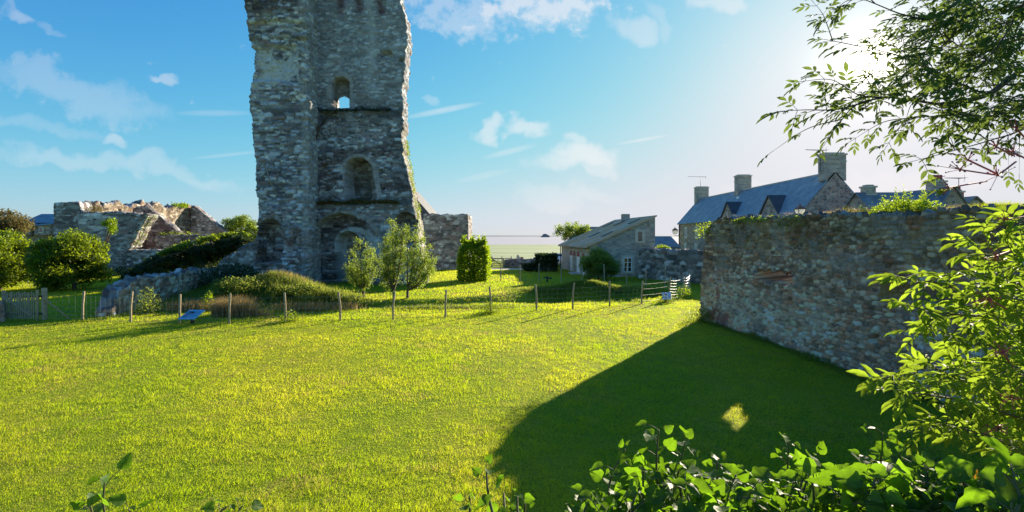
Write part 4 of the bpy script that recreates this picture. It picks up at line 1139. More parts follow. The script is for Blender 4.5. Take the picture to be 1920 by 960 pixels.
def mat_grass():
    m, n = new_mat('lawn_blade')
    r = n.n('ShaderNodeAttribute', attribute_name='rnd').outputs['Fac']
    pos = n.n('ShaderNodeNewGeometry').outputs['Position']
    a = n.noise(pos, .25, 4, .6); b = n.noise(pos, 1.4, 4, .65)
    f = n.m('ADD', n.m('MULTIPLY', n.sm(a, .38, .64), .8), n.m('MULTIPLY', n.sm(b, .48, .74), .35), clamp=True)
    c = n.mix(f, (.13, .155, .022), (.23, .215, .045))
    t = n.mix(f, (.56, .74, .008), (.86, .88, .03))
    rv = n.ramp(n.m('FRACT', n.m('MULTIPLY', r, 5.17)), [(0, (.5, .5, .5)), (1, (1.5, 1.5, 1.5))])
    c = n.mix(1.0, c, rv, 'MULTIPLY')
    dry = n.sm(n.m('ADD', r, n.m('MULTIPLY', n.sm(n.noise(pos, .55, 4, .65), .50, .66), .45)), .95, 1.0)
    c = n.mix(dry, c, (.32, .24, .09)); t = n.mix(dry, t, (.66, .50, .14))
    d = n.n('ShaderNodeBsdfPrincipled', ins={'Base Color': c, 'Roughness': .5, 'Specular IOR Level': .25})
    tr = n.n('ShaderNodeBsdfTranslucent', ins={'Color': t})
    out(n, n.n('ShaderNodeMixShader', ins={0: .62, 1: d.outputs[0], 2: tr.outputs[0]}).outputs[0]); return m
M['lawn'] = mat_grass()
UP = np.array([0, 0, 1.0])

def blades(name, x, y, z, h, wd, mat, rng, lean=.45, templ='blade', label=None, parent=None, rnd=None):
    n = len(x)
    D = rng.normal(size=(n, 3))*lean; D[:, 2] = 1
    Nn = rng.normal(size=(n, 3)); Nn[:, 2] *= .2
    o = leaves(name, np.stack([x, y, z], 1), D, Nn, h, wd, mat, parent, templ, rng, rnd=rnd, smooth=False)
    if parent is None: tag(o, label, kind='stuff')
    return o

# ---- lawn in front of the fence and up to the tower
rng = np.random.default_rng(11)
def lawn(d0, d1, dens6, p, hmul, seed):
    rg = np.random.default_rng(seed)
    # sample d with pdf ~ d^(1-p)
    e = 2 - p
    area = 2.24*dens6*6**p*(d1**e - d0**e)/e
    n = int(area)
    d = (d0**e + rg.random(n)*(d1**e - d0**e))**(1/e)
    x = (rg.random(n)*2 - 1)*1.12*d
    wallx = np.interp(d, [4, 8.5, 11.3, 14.4, 19.5, 20.5, 60], [9.4, 8.9, 8.5, 8.3, 7.7, 30, 60])
    k = (x < wallx)
    return x[k], d[k]
x, y = lawn(5.2, 27, 3600, 1.6, 1, 12)
q = fbm(x/.22, y/.22, 40, 3); q2 = fbm(x/1.6, y/1.6, 41, 3)
h = (.032 + .036*sst(q, .3, .75))*(.75 + .5*sst(q2, .3, .7))*(.7 + .6*rng.random(len(x)))
fy = np.interp(x, [-20, -17, -9, -2.8, 1.1, 6.5, 9.5], [19.6, 19.4, 19.1, 20.5, 21.9, 23.9, 27])
h = h + .10*np.exp(-((y - fy)/.22)**2)*rng.random(len(x))*(1 + (vnoise(x/.5, x*0, 3) > .6)*1.2)
h = np.where(y > fy + .3, h*1.8, h)
blades('grass', x, y, gz(x, y) - .005, h, .0045*np.maximum(1, y/7)*(.7 + .6*rng.random(len(x))), M['lawn'], rng, .55, label='short sunlit lawn grass with yellow patches and long wall shadow')
x, y = lawn(27, 60, 900, 1.2, 1, 14)
k = (y < 49) | (np.abs(x) > 6); k &= (gz(x, y) > -1.5)
x, y = x[k], y[k]
h = (.05 + .10*fbm(x/.5, y/.5, 44, 3))*(.7 + .6*rng.random(len(x)))
blades('grass', x, y, gz(x, y) - .005, h, .0055*np.maximum(1, y/7)*(.7 + .6*rng.random(len(x))), M['lawn'], rng, .6, label='mown grass around the tower and in front of the barn')

# ---- rough growth on ditch banks and mound
def patch(n, cx, cy, rx, ry, rg):
    a = rg.normal(size=(n, 2))*.5
    return cx + a[:, 0]*rx, cy + a[:, 1]*ry
rg = np.random.default_rng(21)
X_, Y_ = [], []
for cx, cy, rx, ry, n in ((-12.6, 25.0, 3.2, 2.4, 13000), (-9.5, 25.0, 2.2, 1.6, 4500), (-6, 24.6, 3.2, .7, 2600), (-2, 25.2, 2.6, .7, 1800), (2.5, 30.3, 2.8, .9, 4500), (6.2, 30.5, 3, .8, 4000), (3.5, 25.0, 4.5, .6, 2500), (-15.8, 26.5, 3, 2.5, 5000), (-4.0, 22.8, 4.5, .5, 2500), (8.8, 28.5, 1.0, 1.6, 1800)):
    a, b = patch(n, cx, cy, rx, ry, rg); X_.append(a); Y_.append(b)
X_ = np.concatenate(X_); Y_ = np.concatenate(Y_); k = Y_ > np.interp(X_, [-20, -9, -2.8, 1.1, 6.5, 9.5], [19.8, 19.4, 20.8, 22.3, 24.3, 27.3]); X_, Y_ = X_[k], Y_[k]
hh = np.where(X_ > -8, .55, 1)*(.15 + .35*fbm(X_/.8, Y_/.8, 50, 3))*(.5 + .9*rg.random(len(X_)))
blades('weeds', X_, Y_, gz(X_, Y_), hh, .03*(.6 + .8*rg.random(len(X_))), M['weed'], rg, .5, 'blade2', label='rough green weeds on the ditch banks and mound')
X_, Y_ = [], []
for cx, cy, rx, ry, n in ((-14.3, 22.3, 1.5, .8, 2600), (-11.9, 20.8, .55, .4, 1100), (-12.3, 20.3, .3, .25, 500), (-11.2, 20.2, .9, .3, 700), (-11.9, 26.0, 1.5, .7, 600), (-14.0, 25.6, 1.0, .7, 300), (-4.8, 24.6, 1.0, .4, 350), (-9.6, 21.8, 1.2, .4, 500), (-8.4, 22.3, 1.5, .5, 400)):
    a, b = patch(n, cx, cy, rx, ry, rg); X_.append(a); Y_.append(b)
X_ = np.concatenate(X_); Y_ = np.concatenate(Y_)
hh = np.where((np.abs(X_+11.9) < 1.0) & (Y_ < 21.6), .85, .5)*(.5 + .6*rg.random(len(X_)))
blades('dry_grass', X_, Y_, gz(X_, Y_), hh, .022*(.6 + .8*rg.random(len(X_))), M['straw'], rg, .25, 'blade2', label='tall straw coloured dry grass behind the fence')

def clump_leaves(centres, radii, per, rg, flat=1.0):
    P = []
    for c, r in zip(centres, radii):
        n = max(3, int(per*r*r)); v = rnd_dirs(n, rg)*(rg.random(n)**.45)[:, None]*r
        v[:, 2] *= flat; P.append(c + v)
    return np.concatenate(P)
def foliage(name, P, size, mat, parent, rg, templ='diamond', aspect=.5, upbias=.6, label=None):
    n = len(P); D = rnd_dirs(n, rg); D[:, 2] += .15
    Nn = rnd_dirs(n, rg); Nn[:, 2] = np.abs(Nn[:, 2]) + upbias
    L = size*(.6 + .8*rg.random(n))
    return leaves(name, P, D, Nn, L, L*aspect, mat, parent, templ, rg)
def limb_lines(base, centres, rg, r0, spread=.35):
    """limbs from the trunk head to the clump centres"""
    lines = []
    base = np.array(base)
    for c in centres:
        c = np.array(c); mid = base*.55 + c*.45 + rg.normal(size=3)*.08*np.linalg.norm(c-base); mid[2] += .1*np.linalg.norm(c-base)
        pts = []
        for t in np.linspace(0, 1, 6): pts.append((1-t)**2*base + 2*t*(1-t)*mid + t*t*c)
        lines.append((pts, [r0*(1-.85*t) for t in np.linspace(0, 1, 6)]))
    return lines

def crown_tree(name, label, cat, base, h_trunk, cc, rr_, nclump, clr, per, size, mat, seed, group=None, r0=.12, flat=.8, hollow=.45, low=-1.0, nl=14):
    rg = np.random.default_rng(seed)
    t = empty(name, base, label, cat, group)
    d = rnd_dirs(nclump*2, rg); d = d[d[:, 2] > low][:nclump]
    q = (hollow + (1-hollow)*rg.random(len(d)))[:, None]
    C = np.array(cc) + d*q*np.array(rr_)
    rad = clr*(.6 + .8*rg.random(len(d)))
    head = (base[0] + (cc[0]-base[0])*.3, base[1] + (cc[1]-base[1])*.3, base[2] + h_trunk)
    lines = [([base, ((base[0]+head[0])/2 + .03, (base[1]+head[1])/2, (base[2]+head[2])/2), head], [r0*1.3, r0*1.05, r0*.9])]
    lines += limb_lines(head, C[::max(1, len(C)//nl)], rg, r0*.6)
    tubes('trunk', lines, M['bark'], t, 6)
    P = clump_leaves(C, rad, per, rg, flat)
    P = P[P[:, 2] > base[2] + .02]
    foliage('crown', P, size, mat, t, rg)
    return t

# big bushes at the left
crown_tree('bush', 'big bright green bush behind the picket gate, right one of the leafy pair', 'bush', (-27.8, 30.5, 0), .8, (-28.1, 30.5, 1.75), (1.85, 2.0, 1.6), 105, .62, 950, .17, M['lf_bush'], 101, 'bushes behind the picket gate', .1, low=-1)
crown_tree('bush', 'big green bush cut by the left edge of the photo, behind the picket gate', 'bush', (-32.0, 30.0, 0), .8, (-32.6, 30.2, 1.75), (2.0, 2.1, 1.7), 100, .62, 950, .17, M['lf_bush'], 102, 'bushes behind the picket gate', .1, low=-1)
crown_tree('bush', 'thin pale shoot of a bush rising against the ruined building', 'bush', (-32.3, 38.0, 0), 2.4, (-31.9, 38.0, 4.1), (.5, .5, .75), 12, .33, 900, .15, M['lf_yel'], 104, None, .04)
crown_tree('olive_tree', 'tree with olive brown crown at the far left edge', 'tree', (-52.6, 49, 0), 2.0, (-52.8, 49, 4.0), (2.6, 3, 2.3), 50, .9, 420, .22, M['lf_tan'], 103, None, .2)
# trees between ruin and tower
crown_tree('tree', 'round green tree far behind, left of the tower', 'tree', (-35.2, 62, 0), 2.2, (-35.2, 62, 4.5), (1.9, 1.8, 1.35), 36, .6, 500, .2, M['lf_olive'], 105, None, .12)
crown_tree('tree', 'low dark tree touching the tower edge in the distance', 'tree', (-32.2, 60, 0), 2.0, (-32.2, 60, 3.9), (1.3, 1.5, 1.2), 30, .5, 500, .2, M['lf_olive'], 106, None, .1)
# leaning dark evergreen with its lit top put in as brighter leaves
t = empty('leaning_evergreen', (-20.3, 34.5, 0), 'dark spreading evergreen leaning left from the tower ramp, lit top put in as brighter leaves', 'evergreen')
rg = np.random.default_rng(107); C = []; Rr = []
top = [(232, 519), (260, 500), (290, 478), (320, 464), (360, 450), (400, 441), (430, 437), (462, 436)]
bot = [(232, 524), (260, 520), (290, 518), (320, 514), (360, 507), (400, 500), (430, 482), (462, 462)]
tx_, ty_ = zip(*top); bx_, by_ = zip(*bot)
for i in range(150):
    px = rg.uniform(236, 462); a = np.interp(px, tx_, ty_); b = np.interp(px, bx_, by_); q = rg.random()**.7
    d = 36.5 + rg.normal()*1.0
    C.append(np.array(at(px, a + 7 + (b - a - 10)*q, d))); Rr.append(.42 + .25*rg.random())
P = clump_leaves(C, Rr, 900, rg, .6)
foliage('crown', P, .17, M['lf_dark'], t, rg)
P2 = []
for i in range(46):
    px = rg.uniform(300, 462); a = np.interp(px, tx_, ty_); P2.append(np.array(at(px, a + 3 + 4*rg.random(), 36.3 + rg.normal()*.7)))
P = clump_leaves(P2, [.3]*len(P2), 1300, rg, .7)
foliage('crown', P, .15, M['lf_bush'], t, rg)  # lighter leaf colour stands for sunlight on the upper edge
tr = [(-20.3, 34.5, 0), (-20.5, 35, 1.3), (-21.6, 36, 2.4), (-24, 36.5, 2.6), (-27, 36.5, 1.6)]
tubes('trunk', [(tr, [.22, .19, .15, .1, .05])] + limb_lines(tr[2], C[::9], rg, .09), M['bark'], t)

# three little multi stem trees in front of the tower
def spray_tree(label, base, stems, size, mat, seed, per=900, spread=.33, cat='tree', name='young_tree', group='young trees in front of the tower'):
    rg = np.random.default_rng(seed); t = empty(name, base, label, cat, group)
    lines = []; P = []; b = np.array(base, float)
    fork = b + np.array([0, 0, .45])
    lines.append(([b, fork], [.09, .075]))
    for (dx, dy, h) in stems:
        tip = b + np.array([dx, dy, h]); mid = b + np.array([dx*.75, dy*.7, h*.45])
        pts = [(1-s)**2*fork + 2*s*(1-s)*mid + s*s*tip for s in np.linspace(0, 1, 8)]
        lines.append((pts, [.05*(1-.85*s) for s in np.linspace(0, 1, 8)]))
        for k in range(int(per/len(stems)/6) + 1):
            s = .22 + .78*rg.random()**.8; p = (1-s)**2*fork + 2*s*(1-s)*mid + s*s*tip
            r = spread*(1.15 - .8*s); c = p + rg.normal(size=3)*r*np.array([1, 1, .8]); n = 26
            c[2] = max(c[2], b[2] + .5)
            P.append(c + rg.normal(size=(n, 3))*.085)
            if k % 3 == 0: lines.append(([p, (p + c)/2 + np.array([0, 0, .03]), c], [.014, .010, .006]))
    tubes('trunk', lines, M['bark'], t, 5)
    P = np.concatenate(P); n = len(P)
    D = rnd_dirs(n, rg); D[:, 2] = np.abs(D[:, 2]) + .5; L = size*(.7 + .6*rg.random(n))
    leaves('crown', P, D, rnd_dirs(n, rg), L, L*.42, mat, t, 'diamond', rg)
    return t
g0 = lambda x, y: float(gz(x, y))
spray_tree('smaller dark olive green tree in front of the arched doorway', (-8.15, 26.3, g0(-8.15, 26.3)), [(-.85, 0, 2.1), (-.5, .2, 2.6), (-.15, -.2, 3.15), (.15, .3, 2.9), (.45, 0, 2.7), (.75, -.1, 2.2), (.3, -.4, 2.0), (-.6, -.3, 1.7)], .085, M['lf_olive'], 111, 1300, .22)
spray_tree('tallest upright tree in front of the tower, thick clustered stems', (-6.45, 26.2, g0(-6.45, 26.2)), [(-.6, 0, 2.7), (-.45, .2, 3.4), (-.1, .1, 4.35), (.15, -.2, 4.0), (.5, 0, 4.0), (-.65, .1, 2.0), (.4, .4, 3.3), (-.3, -.4, 2.8)], .085, M['lf_olive'], 112, 1900, .23)
spray_tree('tree with wide leaning crown at the right of the tower trees', (-5.75, 26.4, g0(-5.75, 26.4)), [(.0, 0, 3.9), (.45, .2, 4.1), (.8, .1, 3.3), (1.2, 0, 2.9), (1.5, -.2, 2.2), (1.0, .3, 2.3), (.4, -.3, 2.6), (1.35, .2, 1.7)], .085, M['lf_olive'], 113, 1700, .24)

# clipped column bush, lit on the right
rg = np.random.default_rng(120)
t = empty('column_bush', (-2.9, 37, 0), 'tall clipped bush shaped like a block, glowing green on its right side', 'bush')
n = 26000; X_ = rg.uniform(-1.22, 1.22, n); Y_ = rg.uniform(-1.0, 1.0, n); Z_ = rg.uniform(.0, 1, n)
ang = np.arctan2(Y_, X_); rr_ = 1.0
q = np.maximum(np.abs(X_)/1.22, np.abs(Y_)/1.0); k = (q > .72) | (Z_ > .86)
X_, Y_, Z_ = X_[k], Y_[k], Z_[k]
taper = np.interp(Z_, [0, .12, .5, .85, 1], [.90, .97, 1.0, .88, .45])*(1 + .42*(fbm(X_*2.4+3, Z_*5+Y_*2.4, 66, 3)-.5))
toph = 2.95 + .55*(fbm(X_*1.6+9, Y_*1.6, 67, 2) - .5)
P = np.stack([-2.9 + X_*taper, 37 + Y_*taper, Z_*toph], 1)
P = np.concatenate([P] + [np.array([-2.9 + a, 37 + rg.uniform(-.5, .5), 2.75 + .1]) + np.abs(rg.normal(size=(110, 3)))*np.array([.06, .06, .26])*np.array([1, 1, 1]) for a in (-1.0, -.75, -.35, -.1, .3, .62, .8)])
foliage('crown', P, .17, M['lf_yel'], t, rg, upbias=.1)
tubes('trunk', [([(-2.9, 37, -.05), (-2.9, 37, 1.6)], [.12, .07])] + limb_lines((-2.9, 37, .5), [P[i] for i in range(0, 9000, 500)], rg, .04), M['bark'], t)
# round shrub before the barn
crown_tree('round_bush', 'wide round dark bush standing in front of the barn corner', 'bush', (6.65, 37, 0), .4, (6.65, 37, 1.15), (1.4, 1.2, 1.2), 90, .38, 1500, .12, M['lf_olive'], 121, None, .07, low=-.8)
# clipped hedge block and its low neighbour
rg = np.random.default_rng(122)
t = empty('clipped_hedge', (3.3, 47, 0), 'dark square clipped hedge block left of the barn', 'hedge')
n = 14000; X_ = rg.uniform(-1, 1, n); Y_ = rg.uniform(-1, 1, n); Z_ = rg.uniform(.03, 1, n)
k = (np.maximum(np.abs(X_), np.abs(Y_)) > .75) | (Z_ > .8); X_, Y_, Z_ = X_[k], Y_[k], Z_[k]
P = np.stack([3.35 + X_*(1.05 + .1*(fbm(Z_*3, Y_*2, 5, 2)-.5)), 47 + Y_*.9, Z_*(1.62 + .25*(fbm(X_*2+5, Y_*2, 4, 3)-.3))], 1)
foliage('crown', P, .15, M['lf_dark'], t, rg); tubes('trunk', [([(3.3, 47, -.05), (3.3, 47, .9)], [.1, .06])], M['bark'], t)
crown_tree('low_bush', 'low dark bush huddled at the left foot of the clipped hedge', 'bush', (1.75, 46.8, 0), .15, (1.75, 46.8, .35), (.85, .7, .42), 30, .28, 1600, .13, M['lf_dark'], 123, None, .04)
# tree behind barn
crown_tree('tree', 'loose green tree rising behind the barn roof', 'tree', (7.4, 56, 0), 2.0, (7.2, 56, 3.8), (2.1, 1.8, 1.35), 48, .5, 420, .19, M['lf_olive'], 124, None, .12, low=-.6)
crown_tree('tree', 'small tree tip poking out right of the barn gable', 'tree', (14.3, 50, 0), 2.2, (14.0, 50, 3.3), (.7, .7, .9), 14, .35, 420, .17, M['lf_olive'], 125, None, .08)
crown_tree('garden_bush', 'bright yellow green bush behind the back wall', 'bush', (12.6, 40.5, 0), 1.2, (12.7, 40.5, 2.25), (.55, .5, .42), 20, .25, 2200, .11, M['lf_yel'], 126, None, .05)
# scrub band far beyond the low wall
rg = np.random.default_rng(130)
X_ = rg.uniform(-9, 12, 2600); Y_ = rg.uniform(86, 90, 2600)
P = np.stack([X_, Y_, -2.1 + rg.random(2600)*.9*(.4 + fbm(X_/1.5, Y_, 7, 3))], 1)
o = foliage('scrub', P, .5, M['lf_dark'], None, rg); tag(o, 'dark strip of scrub along the edge of the marsh', kind='stuff')

# growth at posts and wall foot, small bushes
def low_weeds(name, label, cx, cy, r, h, n, mat, seed, size=.07, cat='plant', zb=None):
    rg = np.random.default_rng(seed); z0 = g0(cx, cy) if zb is None else zb
    t = empty(name, (cx, cy, z0), label, cat)
    v = rnd_dirs(n, rg)*(rg.random(n)**.4)[:, None]*np.array([r, r, h]); v[:, 2] = np.abs(v[:, 2])
    f_ = fbm(v[:, 0]/r*2.2 + seed, v[:, 1]/r*2.2 + v[:, 2]/h*2.0, seed, 3)
    v = v[f_ > .36]*(.72 + .75*f_[f_ > .36])[:, None]
    P = v + np.array([cx, cy, z0]); foliage('leaves', P, size, mat, t, rg); n = len(P)
    tubes('stem', [([(cx, cy, z0-.03), tuple(P[i])], [.008, .003]) for i in range(0, n, max(1, n//10))], M['twig'], t, 4)
    return t
low_weeds('weed_clump', 'dark leafy weeds around the foot of the fence post right of the trees', -.95, 21.25, .38, .45, 700, M['lf_bush'], 141)
low_weeds('weed_clump', 'leafy weeds around the post below the tower pier', -8.9, 19.1, .4, .4, 700, M['lf_bush'], 142)
low_weeds('weed_clump', 'small weeds beside the pale information board', 7.8, 24.5, .45, .4, 600, M['weed'], 143)
low_weeds('weed_clump', 'tall leafy weeds at the corner of the far fence', 9.5, 26.6, .5, .6, 800, M['lf_yel'], 144)
low_weeds('weed_clump', 'weeds at the near left foot of the dark boundary wall', 7.45, 19.0, .55, .5, 1000, M['lf_bush'], 145)
low_weeds('young_bush', 'small bright leafy bush before the broken end of the low wall', -15.9, 21.0, .5, 1.05, 1100, M['weed'], 146, .1, 'bush')
low_weeds('young_bush', 'little bright green shoot against the low rubble wall', -13.9, 22.0, .3, .7, 500, M['lf_yel'], 147, .1, 'bush')
low_weeds('bramble_bush', 'blue green bramble bush at the foot of the tower pier', -10.9, 24.5, 1.3, .65, 5200, M['weed'], 148, .11, 'bush')
low_weeds('bramble_bush', 'yellow green bramble mound left of the tower foot', -13.9, 24.4, 1.3, .75, 5200, M['weed'], 149, .11, 'bush')
low_weeds('bramble_bush', 'dark nettles in the shade of the ruined building', -33.5, 43.0, 3.0, .7, 3500, M['lf_dark'], 150, .15, 'bush')
low_weeds('bramble_bush', 'dark bush in the shade below the rubble ramp', -17.6, 30.0, 1.6, 1.2, 4500, M['lf_dark'], 151, .13, 'bush')
x = rng.uniform(0, 1, 5200); k_ = np.interp(x, [0, 1], [19.3, 7]); wx = np.interp(k_, [7, 8.5, 11.3, 14.4, 16.5, 19.5], [9.2, 8.85, 8.46, 8.3, 8.1, 7.6]) - .02 - np.abs(rng.normal(size=len(x)))*.16
hh = (.06 + .22*vnoise(k_/.7, k_*0, 9)**2)*(.5+rng.random(len(x)))
blades('grass', wx, k_, gz(wx, k_), hh, .012, M['weed'], rng, .5, 'blade2', label='uncut grass along the foot of the dark boundary wall')

# ---- plants on top of the boundary wall
def wall_pt(u, off, z): # u metres from the far end
    P_ = [Vector(p) for p in WP]; cum = 0
    for a, b in zip(P_, P_[1:]):
        l = (b-a).length
        if cum + l >= u: v = a + (b-a)*((u-cum)/l); break
        cum += l
    else: v = P_[-1]
    return (v.x + off, v.y, z)
rg = np.random.default_rng(160)
us = np.concatenate([rg.uniform(3.9, 7.2, 2200), rg.uniform(8.2, 9.4, 1000), rg.normal(10.3, .42, 2600), rg.uniform(11, 14, 1500), rg.uniform(.3, 3.5, 500)])
P = np.array([wall_pt(u, .25 + .55*rg.random(), wtop(u) - .02) for u in us])
hmp = np.where(np.abs(us-10.3) < 1.0, .16, .13); hmp = np.where((us > 3.9) & (us < 7.2), .05 + .2*vnoise(us/.5, us*0, 5), hmp)
blades('dry_grass', P[:, 0], P[:, 1], P[:, 2], hmp*(.5 + rg.random(len(us))), .010, M['straw'], rg, .7, 'blade2', label='yellow grass tufts growing along the boundary wall top', rnd=None)
us = np.concatenate([rg.normal(10.3, .40, 3200), rg.uniform(4.2, 6.6, 1500), rg.uniform(8.6, 9.3, 600)])
P = np.array([wall_pt(u, .22 + .55*rg.random(), wtop(u) + .02) for u in us])
blades('grass', P[:, 0], P[:, 1], P[:, 2], (.14 + .0*us)*(.4 + rg.random(len(us)))*np.exp(-((us-10.3)/.55)**2) + .09*rg.random(len(us)), .011, M['grass'], rg, .8, 'blade2', label='green grass tufts growing along the boundary wall top')
def wall_plant(name, label, u0, u1, h, n, mat, seed, size=.05, hang=0.0, cat='plant', twigs=0, off=(.15, .75)):
    rg = np.random.default_rng(seed); uc = (u0+u1)/2
    t = empty(name, wall_pt(uc, .45, wtop(uc)), label, cat)
    us = rg.uniform(u0, u1, n); P = np.array([wall_pt(u, rg.uniform(*off), wtop(u) - .03) for u in us])
    P[:, 2] += h*rg.random(n)*np.sin(np.pi*np.clip((us-u0)/(u1-u0), 0, 1))**.5
    if hang: k = rg.random(n) < .6; P[k, 0] -= .38; P[k, 2] -= hang*rg.random(k.sum())
    lines = []; Q = []
    for i in range(twigs):
        u = rg.uniform(u0, u1); b = np.array(wall_pt(u, .4, wtop(u))); tip = b + np.array([rg.normal()*.12, rg.normal()*.15, h*(1.0 + .7*rg.random())])
        pts = [b, (b+tip)/2 + rg.normal(size=3)*.03, tip]; lines.append((pts, [.006, .004, .002]))
        for s in np.linspace(.3, 1, 9): Q.append(b + (tip-b)*s + rg.normal(size=(4, 3))*.035)
    if Q: P = np.concatenate([P] + Q)
    foliage('leaves', P, size, mat, t, rg)
    lines.append(([wall_pt(u0, .4, wtop(u0)-.05), wall_pt(uc, .4, wtop(uc)), wall_pt(u1, .4, wtop(u1)-.05)], .01))
    tubes('stem', lines, M['twig'], t, 4)
    return t
wall_plant('wall_creeper', 'small green creeper on the far left top corner of the boundary wall', -.02, .5, .22, 700, M['lf_yel'], 161, .06, .35, off=(-.12, .5))
wall_plant('wall_creeper', 'low leafy creeper on the wall top in front of the dormers', 2.0, 4.0, .16, 1500, M['lf_yel'], 162, .055, .12)
wall_plant('wall_creeper', 'dark creeper hanging over the middle of the wall face', 4.4, 5.6, .10, 900, M['lf_bush'], 163, .06, .30)
wall_plant('wall_shrub', 'leafy shrub on the wall top in front of the grey house', 7.6, 9.2, .34, 2600, M['lf_yel'], 164, .055, 0, 'shrub', 12)
wall_plant('wall_shrub', 'thin twiggy plants on the wall top left of the grey house', 6.7, 7.5, .14, 300, M['lf_over'], 165, .045, 0, 'shrub', 8)
wall_plant('wall_shrub', 'dark shrub on the wall top at the right edge of the photo', 11.3, 13.2, .30, 2200, M['lf_over'], 166, .055, .1, 'shrub', 12)
# growth on the tower ledges
rg = np.random.default_rng(170)
X_ = rg.uniform(-14.1, -8.0, 2600); P = np.stack([X_, 33.88 + rg.random(2600)*.25 - .22*rg.random(2600), 5.72 + .35*rg.random(2600)*vnoise(X_/.8, X_*0, 4)], 1)
foliage('ledge_plants', P, .13, M['lf_tan'], tower, rg)['kind'] = 'stuff'
X_ = rg.uniform(-14.1, -8.6, 900); P = np.stack([X_, 34.0 + rg.random(900)*.15, 12.3 + .35*rg.random(900)*vnoise(X_/.6, X_*0, 6)], 1)
foliage('ledge_plants', P, .12, M['lf_dark'], tower, rg)['kind'] = 'stuff'
n = 2600; z = rg.uniform(3.0, 10.5, n); xe = np.interp(z, zr, xr); P = np.stack([xe + .02 + .12*rg.random(n), 34.4 + rg.random(n)*1.7, z], 1)
P = P[fbm(P[:, 1]*2, z*1.1, 12, 3) > .5]
foliage('ledge_plants', P, .12, M['lf_olive'], tower, rg)['kind'] = 'stuff'
# plants on the ruined building
def top_plants(label, pts, h, n, mat, seed, size=.13):
    rg = np.random.default_rng(seed); c = np.mean(pts, 0); t = empty('wall_creeper', tuple(c), label, 'plant')
    A_ = np.array(pts, float); i = rg.integers(0, len(A_)-1, n); f = rg.random(n)[:, None]
    P = A_[i]*(1-f) + A_[i+1]*f + rg.normal(size=(n, 3))*np.array([.12, .35, .10]); P[:, 2] += h*rg.random(n)
    foliage('leaves', P, size, mat, t, rg); tubes('stem', [(A_.tolist(), .03)], M['twig'], t, 4)
top_plants('yellow green grass tuft in the notch of the ruined front wall', [(-39.3, 44.6, 5.65), (-38.2, 44.6, 5.65)], .4, 500, M['lf_tan'], 181)
top_plants('green creeper down the slanting broken edge of the front wall', [(-35.0, 44.5, 2.3), (-34.4, 44.5, 3.3), (-33.8, 44.5, 4.5), (-33.2, 44.5, 5.3)], .15, 260, M['lf_yel'], 182)
top_plants('green creeper along the top of the sunlit back wall', [(-40.2, 57.2, 7.0), (-40.2, 59.4, 7.05)], .25, 500, M['lf_yel'], 183, .18)
top_plants('sparse plants on the low inner wall of the ruin', [(-36, 48.9, 3.5), (-32, 48.8, 3.5)], .25, 500, M['weed'], 184, .15)

# ================================================================== FENCES, GATE, SIGNS
NF = [(155, 600), (245, 605), (337, 606), (430, 607), (535, 604), (638, 602), (737, 600), (835, 594), (920, 587), (1006, 583), (1074, 580), (1143, 575), (1203, 571), (1255, 563), (1283, 556), (1293, 549)]
def gpos(px, py):
    d = CAMZ*F/(py - 443); x = (px-960)/F*d
    return np.array([x, d, g0(x, d)])
rng_p = random.Random(5)
def make_post(loc, h, r, mat, parent, lean=(0, 0)):
    me_l = [(0, 0, -.25), (0, 0, h*.5), (lean[0], lean[1], h-.02), (lean[0], lean[1], h)]
    pts = [tuple(np.array(loc) + np.array(p)) for p in me_l]
    return tubes('post', [(pts, [r, r, r*.97, r*.7])], mat, parent, 9)
fe = empty('wire_fence', tuple(gpos(920, 587)), 'wire mesh fence on round wooden posts crossing the lawn before the tower', 'fence')
posts = [gpos(*p) for p in NF]
for i, p in enumerate(posts):
    make_post(p, 1.17 + rng_p.uniform(-.05, .05), .042, M['post'], fe, (rng_p.uniform(-.07, .07), rng_p.uniform(-.04, .04)))
def netting(pp, zs, step, r, sag=.0, parent=None, mat=None, name='wire_mesh', off=-.05):
    lines = []
    for a, b in zip(pp, pp[1:]):
        a = np.array(a); b = np.array(b); L_ = np.linalg.norm(b-a)
        for z in zs:
            pts = [a + (b-a)*t + np.array([0, off, z - sag*4*t*(1-t)]) for t in np.linspace(0, 1, 5 if sag else 2)]; lines.append((pts, r))
        if step:
            k = int(L_/step)
            for i in range(1, k):
                q = a + (b-a)*i/k + np.array([0, off, 0]); lines.append(([q + np.array([0, 0, zs[0]]), q + np.array([0, 0, zs[-1]])], r*.8))
    return tubes(name, lines, mat or M['wire'], parent, 3, False)
start = gpos(84, 599)
netting([start] + posts[:13], (.06, .2, .36, .54, .74, .98), .25, .004, 0, fe)
netting(posts[12:14], (.15, .45, .75, 1.0), 0, .004, .03, fe)
netting(posts[13:], (.15, .3, .45, .6, .75, .9, 1.05), 0, .006, .09, fe, M['wire_white'])
FF = [(939, 528), (975, 529), (1010.6, 530), (1052.5, 530.5), (1091.5, 533), (1133, 533.6), (1175, 536), (1211, 539.6), (1247, 541)]
ff = empty('wire_fence', tuple(gpos(1052, 531)), 'far thin wire fence on the lawn in front of the barn', 'fence')
fp = [gpos(*p) for p in FF]
for p in fp: make_post(p, 1.35 + rng_p.uniform(-.1, .1), .036, M['wood'], ff, (rng_p.uniform(-.03, .03), 0))
netting(fp + [posts[-1]], (.3, .7, 1.1), 0, .003, .03, ff)

